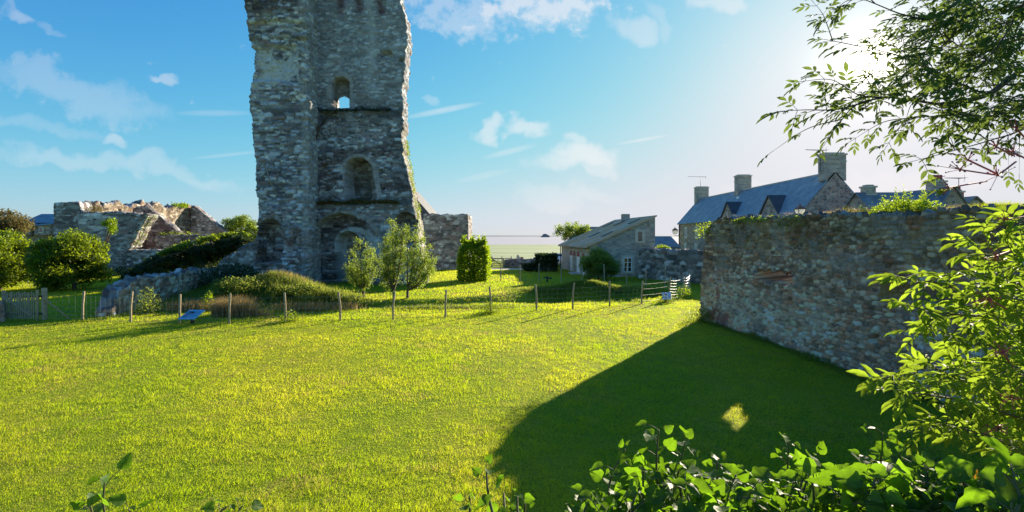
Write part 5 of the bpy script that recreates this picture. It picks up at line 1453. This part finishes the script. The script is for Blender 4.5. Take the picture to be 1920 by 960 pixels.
# picket gate
gl_, gr_ = gpos(4, 601), gpos(78, 600)
gt = empty('picket_gate', tuple((gl_+gr_)/2), 'grey brown wooden picket gate with diagonal board at the left edge', 'gate')
dv = (gr_ - gl_); Lg = np.linalg.norm(dv); dv = dv/Lg; pn = np.array([dv[1], -dv[0], 0])
for i in range(15):
    p = gl_ + dv*(.06 + i*(Lg-.35)/14.0) + np.array([0, 0, .06]); hgt = 1.08 + .03*math.sin(i*2.1) + (.05 if i < 2 else 0)
    V8 = [p - dv*.026, p + dv*.026, p + dv*.026 + pn*.02, p - dv*.026 + pn*.02]
    lean = dv*rng_p.uniform(-.02, .02)
    prism('picket', [tuple(v) for v in V8], [tuple(v + np.array([0, 0, hgt]) + lean) for v in V8], M['wood'], gt)
for zz in (.22, .92):
    prism('rail', [tuple(v + np.array([0, 0, zz])) for v in (gl_ - pn*.035, gr_ - pn*.035, gr_ - pn*.002, gl_ - pn*.002)], [tuple(v + np.array([0, 0, zz+.08])) for v in (gl_ - pn*.035, gr_ - pn*.035, gr_ - pn*.002, gl_ - pn*.002)], M['darkwood'], gt)
boxes('brace', [bar(gl_ + dv*.1 + pn*.032 + np.array([0, 0, .95]), gr_ - dv*.35 + pn*.032 + np.array([0, 0, .2]), .05, .012, up=tuple(pn))], M['wood'], gt)
make_post(gpos(70, 600), 1.22, .055, M['post'], gt); make_post(gpos(6, 600), 1.2, .05, M['post'], gt)
gp = gpos(83, 599)
cp = empty('corner_post', tuple(gp), 'thick round fence post with slanting pole brace next to the picket gate', 'post')
tubes('post', [([gp + np.array([0, 0, -.2]), gp + np.array([0, 0, 1.28]), gp + np.array([0, 0, 1.3])], [.10, .095, .07])], M['post'], cp, 12)
tubes('brace', [([gp + np.array([.05, -.05, .88]), gpos(133, 598) + np.array([0, 0, -.05])], [.035, .035])], M['post'], cp, 8)

# information boards
def board(px, py, d_, w_, hgt, label, face, mat2, tilt=.75):
    g_ = gpos(px, py); t = empty('information_board', tuple(g_), label, 'information board')
    box('leg', (g_[0]-.06, g_[1]+.05, g_[2]-.1), (g_[0]+.06, g_[1]+.13, g_[2]+hgt+.12), M['darkwood'], t)
    hw = w_/2; dz = .14; q = [(g_[0]-hw-.03, g_[1]-.22, g_[2]+hgt-dz), (g_[0]+hw-.03, g_[1]-.22, g_[2]+hgt-dz), (g_[0]+hw+.09, g_[1]+.26, g_[2]+hgt+dz), (g_[0]-hw+.09, g_[1]+.26, g_[2]+hgt+dz)]
    prism('panel', q, [(x, y-.02, z+.035) for x, y, z in q], face, t)
    def on(s, v, dz_): 
        a = Vector(q[0]).lerp(Vector(q[1]), s); b = Vector(q[3]).lerp(Vector(q[2]), s); c = a.lerp(b, v); return (c.x, c.y-.02, c.z+.035+dz_)
    for s0, s1, v0, v1 in ((.07, .42, .15, .85),):
        pq = [on(s0, v0, .002), on(s1, v0, .002), on(s1, v1, .002), on(s0, v1, .002)]
        prism('picture', pq, [(x, y, z+.004) for x, y, z in pq], mat2, t)
    for k in range(6):
        v0 = .2 + k*.11; pq = [on(.5, v0, .002), on(.92 if k % 3 else .78, v0, .002), on(.92 if k % 3 else .78, v0+.035, .002), on(.5, v0+.035, .002)]
        prism('text_line', pq, [(x, y, z+.003) for x, y, z in pq], mat2, t)
    return t
M['board_blue'] = mat_plain('board_blue', (.16, .42, .62), .25, .1, 6)
M['board_dark'] = mat_plain('board_print', (.05, .20, .32), .3, .2, 6)
M['board_pale'] = mat_plain('board_pale', (.72, .70, .76), .25, .1, 6)
M['board_grey'] = mat_plain('board_grey', (.45, .45, .5), .3, .1, 6)
board(358, 607, 0, .62, .33, 'blue tilted information board on a short leg near the left fence', M['board_blue'], M['board_dark'])
board(1249, 568, 0, .46, .32, 'pale white tilted information board by the fence corner near the big wall', M['board_pale'], M['board_grey'])
# dark little cross
cg = gpos(1026, 529.5)
cr = empty('wooden_cross', tuple(cg), 'small dark wooden cross standing in the shaded lawn before the barn', 'cross')
box('upright', (cg[0]-.07, cg[1]-.05, cg[2]-.1), (cg[0]+.07, cg[1]+.05, cg[2]+.46), M['darkwood'], cr, .01)
boxes('cross_arm', [bar((cg[0]-.27, cg[1]-.06, cg[2]+.36), (cg[0]+.33, cg[1]-.06, cg[2]+.30), .055, .05)], M['darkwood'], cr)
# field gate between the low walls
fg = empty('field_gate', (-1.55, 52.4, 0), 'old wooden field gate between the two low dark walls', 'gate')
for xx in (-2.2, -.95): box('post', (xx-.08, 52.3, -.1), (xx+.08, 52.46, 1.15 if xx < -2 else 1.0), M['wood'], fg, .01)
boxes('rail', [bx((-2.1, 52.35, z), (-1.04, 52.4, z+.07)) for z in (.15, .42, .9)], M['wood'], fg)
boxes('brace', [bar((-2.1, 52.32, .92), (-1.04, 52.32, .15), .035, .02, up=(0, 1, 0))], M['darkwood'], fg)
# rail fence and marker stones on the green beyond
rf = empty('rail_fence', (-2.5, 62, 0), 'low wooden rail fence beyond the dark wall', 'fence')
for xx in (-5.2, -3.9, -2.6, -1.3, -.1): box('post', (xx-.05, 62, g0(xx, 62)-.2), (xx+.05, 62.1, g0(xx, 62)+.85), M['wood'], rf)
boxes('rail', [bx((-5.4, 61.94, .5), (.0, 61.99, .6))], M['wood'], rf)
def boulder(name, label, x, y, r, h, mat, seed, cat='stone', group=None):
    rg = np.random.default_rng(seed); z0 = g0(x, y)
    bm = bmesh.new(); bmesh.ops.create_icosphere(bm, subdivisions=3, radius=1)
    for v in bm.verts:
        c = v.co; f = 1 + .22*(float(vnoise(c.x*1.7+seed, c.y*1.7+c.z, seed))-.5)*2
        v.co = Vector((x + c.x*r*f, y + c.y*r*.8*f, z0 + h*.45 + c.z*h*.6*f))
    me = bpy.data.meshes.new(name); bm.to_mesh(me); bm.free(); o = link(name, me, mat); tag(o, label, cat, group); return o
boulder('marker_stone', 'pale upright stone at the end of the rail fence', .75, 61, .25, 1.0, M['quoin'], 3)
boulder('marker_stone', 'shorter reddish stone beside the pale upright stone', 1.25, 61, .28, .8, M['brick'], 4)
for i, (xx, r) in enumerate(((3.15, .25), (3.7, .33), (4.25, .3), (4.75, .22))):
    boulder('field_stone', 'dark rounded stone in the short row beyond the clipped hedge', xx, 66, r, .55, M['darkwood'], 7+i, 'stone', 'row of dark stones on the far green')
# white car mostly hidden behind the barn corner
ca = empty('parked_car', (5.6, 55, 0), 'small white parked car half hidden behind the barn corner', 'car')
prof = [(-1.9, .35), (-1.9, .75), (-1.75, .88), (-.9, .95), (-.35, 1.38), (.9, 1.42), (1.6, 1.0), (1.85, .9), (1.9, .4)]
V = [(4.85, 55+a, z) for a, z in prof] + [(6.35, 55+a, z) for a, z in prof]; n = len(prof)
poly('body', V, [list(range(n)), list(range(n, 2*n))[::-1]] + [[i, (i+1) % n, n+(i+1) % n, n+i] for i in range(n)], M['white'], ca, .05)
box('window', (4.842, 54.75, .98), (4.848, 55.85, 1.32), M['glass'], ca)
prism('windscreen', [(5.0, 54.13, .96), (6.2, 54.13, .96), (6.2, 54.16, .98), (5.0, 54.16, .98)], [(5.05, 54.58, 1.34), (6.15, 54.58, 1.34), (6.15, 54.61, 1.36), (5.05, 54.61, 1.36)], M['glass'], ca)
for xx in (4.83, 6.2):
    for yy_ in (53.75, 56.25):
        wv_ = tubes('wheel', [([(xx, yy_, .31), (xx+.17, yy_, .31)], .31)], M['metal'], ca, 16, False)
        tubes('rim', [([(xx-.01, yy_, .31), (xx+.02, yy_, .31)], .17)], M['white'], wv_, 12, False)
for xx in (5.0, 6.1): box('headlight', (xx, 53.09, .66), (xx+.22, 53.13, .8), M['glass'], ca)
# lamps
def lantern(parent, c, s, hang=False):
    """four sided street lantern around c (bottom centre)"""
    c = Vector(c)
    def ring(r, z): return [tuple(c + Vector((a*r*s, b*r*s, z*s))) for a, b in ((-1, -1), (1, -1), (1, 1), (-1, 1))]
    gl = prism('lantern_glass', ring(.13, .03), ring(.22, .42), M['lampglass'], parent)
    boxes('lantern_frame', [bar(a, b, .012*s) for a, b in zip(ring(.14, .02), ring(.235, .43))] + [bar(a, b, .013*s) for a, b in zip(ring(.235, .43), ring(.235, .43)[1:] + ring(.235, .43)[:1])] + [bar(a, b, .013*s) for a, b in zip(ring(.14, .02), ring(.14, .02)[1:] + ring(.14, .02)[:1])], M['metal'], parent)
    cap = prism('lantern_cap', ring(.27, .44), ring(.10, .62), M['copper'], parent)
    tubes('finial', [([c + Vector((0, 0, .62*s)), c + Vector((0, 0, .70*s)), c + Vector((0, 0, .78*s))], [.06*s, .07*s, .015*s])], M['copper'], cap, 8)
def mat_lg():
    m, n = new_mat('lamp_glass'); b = n.n('ShaderNodeBsdfPrincipled', ins={'Base Color': (.8, .85, .88, 1), 'Roughness': .25, 'Specular IOR Level': .6})
    t = n.n('ShaderNodeBsdfTranslucent', ins={'Color': (.9, .92, .92, 1)})
    out(n, n.n('ShaderNodeMixShader', ins={0: .6, 1: b.outputs[0], 2: t.outputs[0]}).outputs[0]); return m
M['lampglass'] = mat_lg()
l1 = empty('street_lamp', (13.2, 22, 0), 'street lamp with copper coloured cap just above the boundary wall', 'street lamp')
tubes('lamp_post', [([(13.2, 22, -.1), (13.2, 22, .8), (13.2, 22, .85), (13.2, 22, 4.36)], [.11, .1, .06, .045])], M['metal'], l1, 10)
lantern(l1, (13.2, 22, 4.33), .72)
l2 = empty('street_lamp', (28.9, 83, 3.4), 'wall lantern on a bracket at the far corner of the long house', 'street lamp')
tubes('bracket', [([(28.95, 83, 3.5), (28.3, 82.6, 3.5), (28.05, 82.5, 3.6), (28.0, 82.45, 3.75)], .045)], M['metal'], l2, 6)
lantern(l2, (28.0, 82.45, 3.75), 1.6)

# ================================================================== NEAR PLANTS
# terrace the photo is taken from
tw = masonry('terrace_wall', [(-7.5, .45), (7.5, .45)], 1.25, lambda u: 2.08, lambda u: -.2, .07, M['wall'], None, su=.3, sv=.16, pal=PAL_WALL, seed=91, relief=.04, lump=.04, ragged=.06)
tag(tw, 'low terrace wall under the ivy at the bottom of the photo', 'wall')

def curve(pts, n=10):
    """smooth polyline through points"""
    pts = np.array([tuple(p) for p in pts], float); m = len(pts)
    t = np.arange(m); tt = np.linspace(0, m-1, n*(m-1)+1); out_ = []
    for s in tt:
        i = min(int(s), m-2); f = s - i
        p0 = pts[max(i-1, 0)]; p1 = pts[i]; p2 = pts[i+1]; p3 = pts[min(i+2, m-1)]
        out_.append(.5*((2*p1) + (-p0+p2)*f + (2*p0-5*p1+4*p2-p3)*f*f + (-p0+3*p1-3*p2+p3)*f**3))
    return np.array(out_)

class Leafset:
    def __init__(s): s.B, s.D, s.N, s.L, s.W = [], [], [], [], []
    def add(s, b, d, n, l, w): s.B.append(b); s.D.append(d); s.N.append(n); s.L.append(l); s.W.append(w)
    def build(s, name, mat, parent, templ, rg): return leaves(name, np.array(s.B), np.array(s.D), np.array(s.N), np.array(s.L), np.array(s.W), mat, parent, templ, rg)

def compound(LS, lines, base, d, rg, size, up=(0, 0, 1)):
    """pinnate elder leaf: rachis with two pairs and an end leaflet"""
    d = np.array(d, float); d /= np.linalg.norm(d); upv = np.array(up) + rg.normal(size=3)*.35
    s = np.cross(d, upv); s /= np.linalg.norm(s); n = np.cross(s, d)
    R_ = size*1.5; tipp = base + d*R_ + np.array([0, 0, -.12*R_])
    lines.append(([base, base + d*R_*.5, tipp], [size*.028, size*.022, size*.014]))
    for t_, k in ((.45, .8), (.78, .95)):
        p = base + d*R_*t_ + np.array([0, 0, -.12*R_*t_*t_])
        for sg in (-1, 1):
            dd = d*.75 + s*sg*.8 + np.array([0, 0, -.25]) + rg.normal(size=3)*.12
            l = size*k*(.85 + .3*rg.random()); LS.add(p, dd, n + rg.normal(size=3)*.3, l, l*.36)
    l = size*1.1*(.85 + .3*rg.random()); LS.add(tipp, d + np.array([0, 0, -.25]) + rg.normal(size=3)*.1, n + rg.normal(size=3)*.2, l, l*.36)

def grow(LS, lines, pts, rg, size, r0, gap, start=.25, sub=0, subL=.35, dens=1.0, droop=0):
    """stem along pts with opposite compound leaves; sub = number of side twigs"""
    C = curve(pts, 8); n = len(C)
    lines.append((list(C), [r0*(1-.82*i/(n-1)) for i in range(n)]))
    seg = np.linalg.norm(np.diff(C, axis=0), axis=1); cum = np.concatenate([[0], np.cumsum(seg)]); L = cum[-1]
    s = L*start
    while s < L:
        if rg.random() < dens:
            p = np.array([np.interp(s, cum, C[:, k]) for k in range(3)]); i = min(np.searchsorted(cum, s), n-1); tan = C[i] - C[i-1]; tan /= np.linalg.norm(tan)
            a = rg.normal(size=3); a -= a.dot(tan)*tan; a[2] *= .5; a /= np.linalg.norm(a)
            for sg in (-1, 1):
                compound(LS, lines, p, tan*.7 + a*sg + np.array([0, 0, .1 - droop]), rg, size*(.7 + .5*rg.random()))
        s += gap*(.7 + .6*rg.random())
    compound(LS, lines, C[-1], C[-1]-C[-3], rg, size)
    for k in range(sub):
        s = L*(start*.6 + (1-start*.6)*rg.random()); p = np.array([np.interp(s, cum, C[:, q]) for q in range(3)]); i = min(max(1, np.searchsorted(cum, s)), n-1)
        tan = C[i]-C[i-1]; tan /= np.linalg.norm(tan); a = rg.normal(size=3); a -= a.dot(tan)*tan; a /= np.linalg.norm(a); dd = tan*.8 + a*.8; dd /= np.linalg.norm(dd)
        l = subL*(.5 + .8*rg.random()); q1 = p + dd*l*.5 + np.array([0, 0, .02]); q2 = p + dd*l + np.array([0, 0, -.02-droop*.1])
        grow(LS, lines, [p, q1, q2], rg, size*.85, r0*.4, gap, .2, 0, 0, dens, droop)

def berries(parent, centres, rg, spread, n, r, mat_b, mat_s):
    """one part per umbel: stalks and the berries on their ends"""
    bm = bmesh.new(); bmesh.ops.create_icosphere(bm, subdivisions=1, radius=1); bv = np.array([tuple(v.co) for v in bm.verts]); bf = [[v.index for v in f.verts] for f in bm.faces]; bm.free()
    off = np.array(root_off(parent))
    for c, root in centres:
        c = np.array(c, float); root = np.array(root, float); ax = c - root; ax /= np.linalg.norm(ax)
        V = []; Fq = []; mi = []
        def stick(a, b, r1, r2):
            k = len(V)
            for v in bar(a, b, r1, r2): V.append(tuple(v))
            for f in [[k+i, k+(i+1) % 4, k+4+(i+1) % 4, k+4+i] for i in range(4)]: Fq.append(f); mi.append(0)
        stick(root, c, r*.8, r*.6)
        for k in range(n):
            v = rg.normal(size=3)*spread + ax*spread*1.0; q = c + v
            stick(c, q, r*.3, r*.22); b0 = len(V)
            for p in bv*r*(.7 + .6*rg.random()) + q: V.append(tuple(p))
            for f in bf: Fq.append([a + b0 for a in f]); mi.append(1)
        me = bpy.data.meshes.new('berry_cluster'); me.from_pydata([tuple(np.array(v) - off) for v in V], [], Fq)
        me.polygons.foreach_set('material_index', mi); me.update()
        link('berry_cluster', me, [mat_s, mat_b], parent)

# overhanging elder, trunk outside the frame on the right
rg = np.random.default_rng(201)
el = empty('overhanging_elder', (4.6, 3.3, 0), 'elder tree branch hanging over the top right corner, backlit by the sun', 'tree')
LS = Leafset(); LN = []
def A3(px, py, d): return np.array(at(px, py, d))
def A4(px, py, d): return A3(px + (max(0, 1720-px))*.16, py, d)
trunk_top = np.array([4.1, 3.2, 4.6])
tubes('trunk', [([(4.6, 3.3, -.1), (4.5, 3.3, 1.5), (4.25, 3.25, 3.2), trunk_top], [.16, .13, .11, .09]),
                (curve([trunk_top, A3(2050, 90, 3.15), A3(1925, 128, 3.05), A3(1850, 178, 2.95), A3(1765, 196, 2.8)], 6), [.024]*12 + [.016]*13),
                (curve([trunk_top, A3(2080, -120, 3.3), A3(1960, -60, 3.0), A3(1840, -40, 2.8)], 6), [.05]*12 + [.03]*7),
                (curve([trunk_top, A3(2080, 330, 3.0), A3(1990, 300, 2.6), A3(1925, 296, 2.4)], 6), [.03]*12 + [.012]*7)], M['bark'], el)
br = [([(1765, 196, 2.8), (1690, 186, 2.7), (1650, 183, 2.6), (1585, 196, 2.5), (1545, 232, 2.45), (1512, 272, 2.4)], .010, 3, .3, .45),
      ([(1650, 183, 2.6), (1590, 178, 2.55), (1530, 150, 2.5), (1468, 152, 2.45)], .006, 3, .25, 1),
      ([(1610, 190, 2.6), (1540, 205, 2.5), (1470, 206, 2.4), (1425, 208, 2.38)], .006, 2, .2, 1),
      ([(1850, 178, 2.95), (1760, 140, 2.8), (1680, 105, 2.7), (1580, 85, 2.55), (1520, 75, 2.5)], .009, 4, .3, .8),
      ([(1840, -40, 2.8), (1760, 30, 2.7), (1700, 30, 2.6), (1620, 5, 2.5), (1560, -15, 2.5)], .010, 3, .3, .5),
      ([(1840, -40, 2.8), (1790, 60, 2.6), (1740, 110, 2.5), (1700, 160, 2.45)], .009, 5, .3, .9),
      ([(1960, -60, 3.0), (1900, 40, 2.8), (1860, 100, 2.6), (1800, 150, 2.5), (1740, 180, 2.4)], .010, 6, .32, 1),
      ([(1990, 60, 3.1), (1930, 180, 2.8), (1870, 215, 2.6), (1790, 215, 2.5), (1700, 222, 2.4)], .010, 5, .25, 1),
      ([(1925, 128, 3.05), (1880, 120, 2.8), (1820, 100, 2.7), (1760, 60, 2.6)], .009, 6, .32, 1),
      ([(1960, -60, 3.0), (1930, 0, 2.9), (1880, 20, 3.0), (1820, 10, 3.1), (1760, -10, 3.2)], .010, 6, .32, 1),
      ([(1990, 180, 2.9), (1920, 240, 2.7), (1860, 262, 2.6), (1790, 282, 2.5), (1712, 302, 2.4)], .007, 2, .22, .5),
      ([(2000, 0, 3.3), (1950, 60, 3.2), (1880, 80, 3.3), (1800, 90, 3.4), (1700, 70, 3.4)], .012, 8, .4, 1),
      ([(2000, 100, 3.4), (1940, 150, 3.4), (1860, 160, 3.5), (1780, 165, 3.5), (1690, 140, 3.5)], .012, 8, .4, 1),
      ([(2020, -50, 3.6), (1940, 20, 3.6), (1840, 50, 3.7), (1760, 20, 3.8)], .012, 8, .4, 1),
      ([(2020, 250, 2.5), (1960, 215, 2.5), (1900, 205, 2.4), (1850, 235, 2.3)], .007, 4, .2, .9)]
for pts, r0, sub, subL, dens in br:
    grow(LS, LN, [A4(*p) for p in pts], rg, .052, r0*.8, .062, .15, sub + (3 if pts[-1][0] > 1680 else 0), subL, dens*(1 if pts[-1][0] > 1680 else .8), .08)
LN2 = []
red = [([(1925, 296, 2.4), (1880, 318, 2.2), (1850, 345, 2.1), (1800, 352, 2.05)], .006)]
tubes('twigs', LN, M['bark'], el, 4)
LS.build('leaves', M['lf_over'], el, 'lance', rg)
cs = [(A3(1870, 330, 2.15), A3(1905, 303, 2.3)), (A3(1800, 318, 2.1), A3(1866, 328, 2.15)), (A3(1815, 300, 2.1), A3(1870, 326, 2.15)), (A3(1900, 285, 2.2), A3(1922, 297, 2.35)), (A3(1868, 275, 2.3), A3(1900, 292, 2.35)), (A3(1905, 240, 2.3), A3(1925, 262, 2.4)), (A3(1780, 352, 2.05), A3(1850, 340, 2.1))]
berries(el, cs, rg, .024, 12, .0040, M['berry'], M['redstem'])
LSb = Leafset(); LNb = []
for a in ((1790, 350), (1772, 330), (1815, 345)):
    p = A3(a[0], a[1], 2.05); compound(LSb, LNb, p, (-.5, rg.normal()*.3, -.1), rg, .05)
LSb.build('young_leaves', M['lf_olive'], el, 'ovate', rg); tubes('young_twigs', LNb, M['redstem'], el, 4)

# elder shrub with bright leaves and red stalks at the right edge
rg = np.random.default_rng(211)
es = empty('elder_shrub', (3.3, 3.0, 0), 'bright yellow green elder shrub with red berry stalks at the right edge', 'shrub')
LS = Leafset(); LN = []
root = np.array([3.3, 3.0, 0.0])
tubes('trunk', [([root + np.array([0, 0, -.1]), (3.2, 2.9, 1.2), (3.0, 2.7, 2.2)], [.07, .06, .04]), ([root, (2.9, 2.6, 1.0), (2.5, 2.3, 1.9)], [.05, .04, .03]), ([(3.0, 2.7, 2.2), (2.9, 2.6, 3.0), (2.9, 2.6, 3.5)], [.04, .03, .02])], M['bark'], es)
sh_ = [([(2010, 560, 2.7), (1900, 530, 2.5), (1800, 512, 2.3), (1735, 528, 2.2), (1690, 520, 2.1)], 2, 1, .9),
       ([(2010, 640, 2.6), (1900, 600, 2.4), (1800, 590, 2.2), (1745, 585, 2.15), (1712, 575, 2.1)], 2, .2, 1),
       ([(2010, 700, 2.6), (1900, 660, 2.4), (1820, 640, 2.3), (1760, 620, 2.2)], 3, .2, 1),
       ([(2010, 560, 2.4), (1950, 500, 2.3), (1900, 480, 2.2), (1830, 478, 2.1)], 3, .2, 1),
       ([(2010, 480, 2.5), (1960, 440, 2.4), (1920, 420, 2.3), (1895, 430, 2.2)], 2, .15, 1),
       ([(2000, 820, 2.5), (1900, 780, 2.3), (1800, 750, 2.1), (1720, 738, 2.0), (1668, 730, 1.95)], 3, .2, 1),
       ([(2000, 780, 2.6), (1900, 740, 2.4), (1810, 715, 2.3), (1750, 690, 2.2), (1700, 702, 2.1)], 3, .2, 1),
       ([(2010, 760, 2.8), (1930, 700, 2.6), (1870, 690, 2.5), (1810, 680, 2.4)], 4, .25, 1),
       ([(2000, 900, 2.4), (1920, 850, 2.2), (1860, 820, 2.1), (1790, 800, 2.05), (1765, 796, 2.0)], 2, .18, .8),
       ([(2010, 620, 2.3), (1950, 570, 2.2), (1900, 560, 2.1), (1860, 540, 2.0)], 3, .2, 1),
       ([(2010, 860, 2.7), (1940, 800, 2.6), (1880, 770, 2.5), (1830, 740, 2.4)], 4, .25, 1),
       ([(2010, 680, 2.9), (1940, 640, 2.8), (1880, 620, 2.7), (1840, 600, 2.6)], 4, .25, 1),
       ([(2020, 600, 3.0), (1950, 560, 2.9), (1900, 540, 2.8)], 4, .25, 1),
       ([(2020, 900, 3.0), (1960, 850, 2.9), (1900, 830, 2.8), (1850, 810, 2.7)], 4, .25, 1),
       ([(2020, 780, 2.2), (1960, 720, 2.1), (1915, 690, 2.0), (1880, 700, 1.95)], 3, .18, 1)]
for pts, sub, subL, dens in sh_:
    grow(LS, LN, [A3(*p) for p in pts], rg, .066, .008, .070, .12, sub, min(subL, .22), dens, .05)
tubes('twigs', LN, M['twig'], es, 4)
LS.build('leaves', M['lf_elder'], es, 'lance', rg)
LN2 = []
cs = [(A3(1885, 412, 2.2), A3(1925, 405, 2.3)), (A3(1855, 562, 2.0), A3(1890, 580, 2.1)), (A3(1868, 480, 2.1), A3(1895, 470, 2.2)), (A3(1880, 660, 2.0), A3(1900, 690, 2.1)), (A3(1895, 745, 2.0), A3(1915, 720, 2.1)), (A3(1870, 800, 2.0), A3(1900, 790, 2.1))]
berries(es, cs, rg, .020, 16, .0036, M['redstem'], M['redstem'])

# ---- ivy
def ivy_plant(label, shoots, fill, seed, group=None, root=None):
    rg = np.random.default_rng(seed); b0 = A3(*shoots[0][:2], shoots[0][2]); rt = root or (float(b0[0]), 1.5, 2.05)
    t = empty('ivy', rt, label, 'ivy', group); La, Lb = Leafset(), Leafset(); LN = []
    def leaf(p, out_dir, size):
        d = np.array(out_dir) + rg.normal(size=3)*.35; d[2] += .1; d /= np.linalg.norm(d)
        pet = size*(.5 + .6*rg.random()); q = p + d*pet + np.array([0, 0, pet*.25])
        LN.append(([p, p + d*pet*.5 + np.array([0, 0, .2*pet]), q], [size*.028, size*.024, size*.02]))
        n = np.array([0, -.25, .8]) + rg.normal(size=3)*.6
        dd = d + np.array([0, 0, -.35]) + rg.normal(size=3)*.3
        (La if rg.random() < .5 else Lb).add(q, dd, n, size, size*(.92 + .2*rg.random()))
    for px, py, d, sz, lean in shoots:
        tip = A3(px, py, d); base = A3(px + lean, 1010, d + rg.uniform(-.1, .1)); mid = (tip + base)/2 + np.array([rg.normal()*.03, 0, .02])
        C = curve([base, mid, tip], 10); n = len(C); LN.append((list(C), [.006*(1-.6*i/n) for i in range(n)]))
        L = np.linalg.norm(np.diff(C, axis=0), axis=1).sum(); k = max(4, int(L/.022)); ang = rg.random()*6
        for j in range(k):
            s = j/(k-1); p = C[int(s*(n-1))]; ang += 2.4
            leaf(p, (math.cos(ang), math.sin(ang)*.8, .1 + .5*s), sz*(1.0 - .45*s**3)*(.7 + .5*rg.random()))
    if fill:
        line, cnt, d0, d1, sz = fill; lx, ly = zip(*line)
        for j in range(cnt):
            d = rg.uniform(d0, d1); px = rg.uniform(lx[0], lx[-1]); top_ = np.interp(px, lx, ly); py = top_ + 18 + (1030 - top_)*rg.random()
            p = A3(px, py, d); a = rg.random()*6.3
            leaf(p, (math.cos(a), math.sin(a), .2), sz*(.55 + .8*rg.random()))
        for j in range(40):
            px = rg.uniform(lx[0], lx[-1]); d = rg.uniform(d0, d1); top_ = np.interp(px, lx, ly); LN.append((list(curve([A3(px + rg.normal()*40, 1060, d), A3(px + rg.normal()*15, (1040+top_)/2, d), A3(px, top_ + 25, d)], 4)), .004))
    tubes('stems', LN, M['twig'], t, 4)
    La.build('leaves', M['lf_ivy'], t, 'ivy', rg); Lb.build('leaves', M['lf_ivy'], t, 'ivy2', rg)
    return t
lineA = [(1070, 985), (1090, 955), (1130, 935), (1150, 930), (1180, 890), (1260, 880), (1330, 900), (1400, 905), (1440, 915), (1480, 880), (1540, 870), (1580, 890)]
ivy_plant('dense green ivy with upright shoots at bottom right of centre', [(1172, 842, 1.75, .058, -10), (1235, 806, 1.7, .068, 20), (1285, 828, 1.75, .06, -40), (1345, 866, 1.8, .058, 10), (1205, 880, 1.6, .06, 0), (1110, 935, 1.7, .05, -10), (1480, 826, 1.8, .055, 10), (1535, 845, 1.75, .055, -15), (1380, 890, 1.6, .06, 0)], (lineA, 950, 1.5, 2.0, .050), 301)
lineB = [(1560, 905), (1600, 890), (1640, 875), (1700, 870), (1760, 895), (1820, 900), (1880, 895), (1960, 880)]
ivy_plant('dense large leaved ivy filling the bottom right corner', [(1655, 812, 1.6, .062, 15), (1690, 838, 1.55, .062, -10), (1620, 872, 1.6, .055, 0), (1740, 885, 1.5, .06, 0), (1800, 895, 1.45, .06, 10), (1885, 890, 1.15, .085, 0), (1580, 885, 1.6, .055, 0)], (lineB, 800, 1.35, 1.8, .055), 302)
ivy_plant('single ivy sprig at the bottom edge below the lawn shadow corner', [(912, 880, 1.6, .052, 25), (880, 930, 1.6, .045, -10), (945, 925, 1.65, .042, 10), (970, 930, 1.6, .04, 5), (985, 945, 1.6, .035, 0)], None, 303)
ivy_plant('dark ivy sprig near the bottom left corner', [(196, 905, 1.5, .062, 8), (170, 950, 1.5, .05, 0), (240, 955, 1.5, .05, 0)], None, 304)
ivy_plant('tips of an ivy sprig just entering the bottom edge left of centre', [(425, 950, 1.6, .045, 0), (455, 948, 1.6, .045, 0)], None, 305)
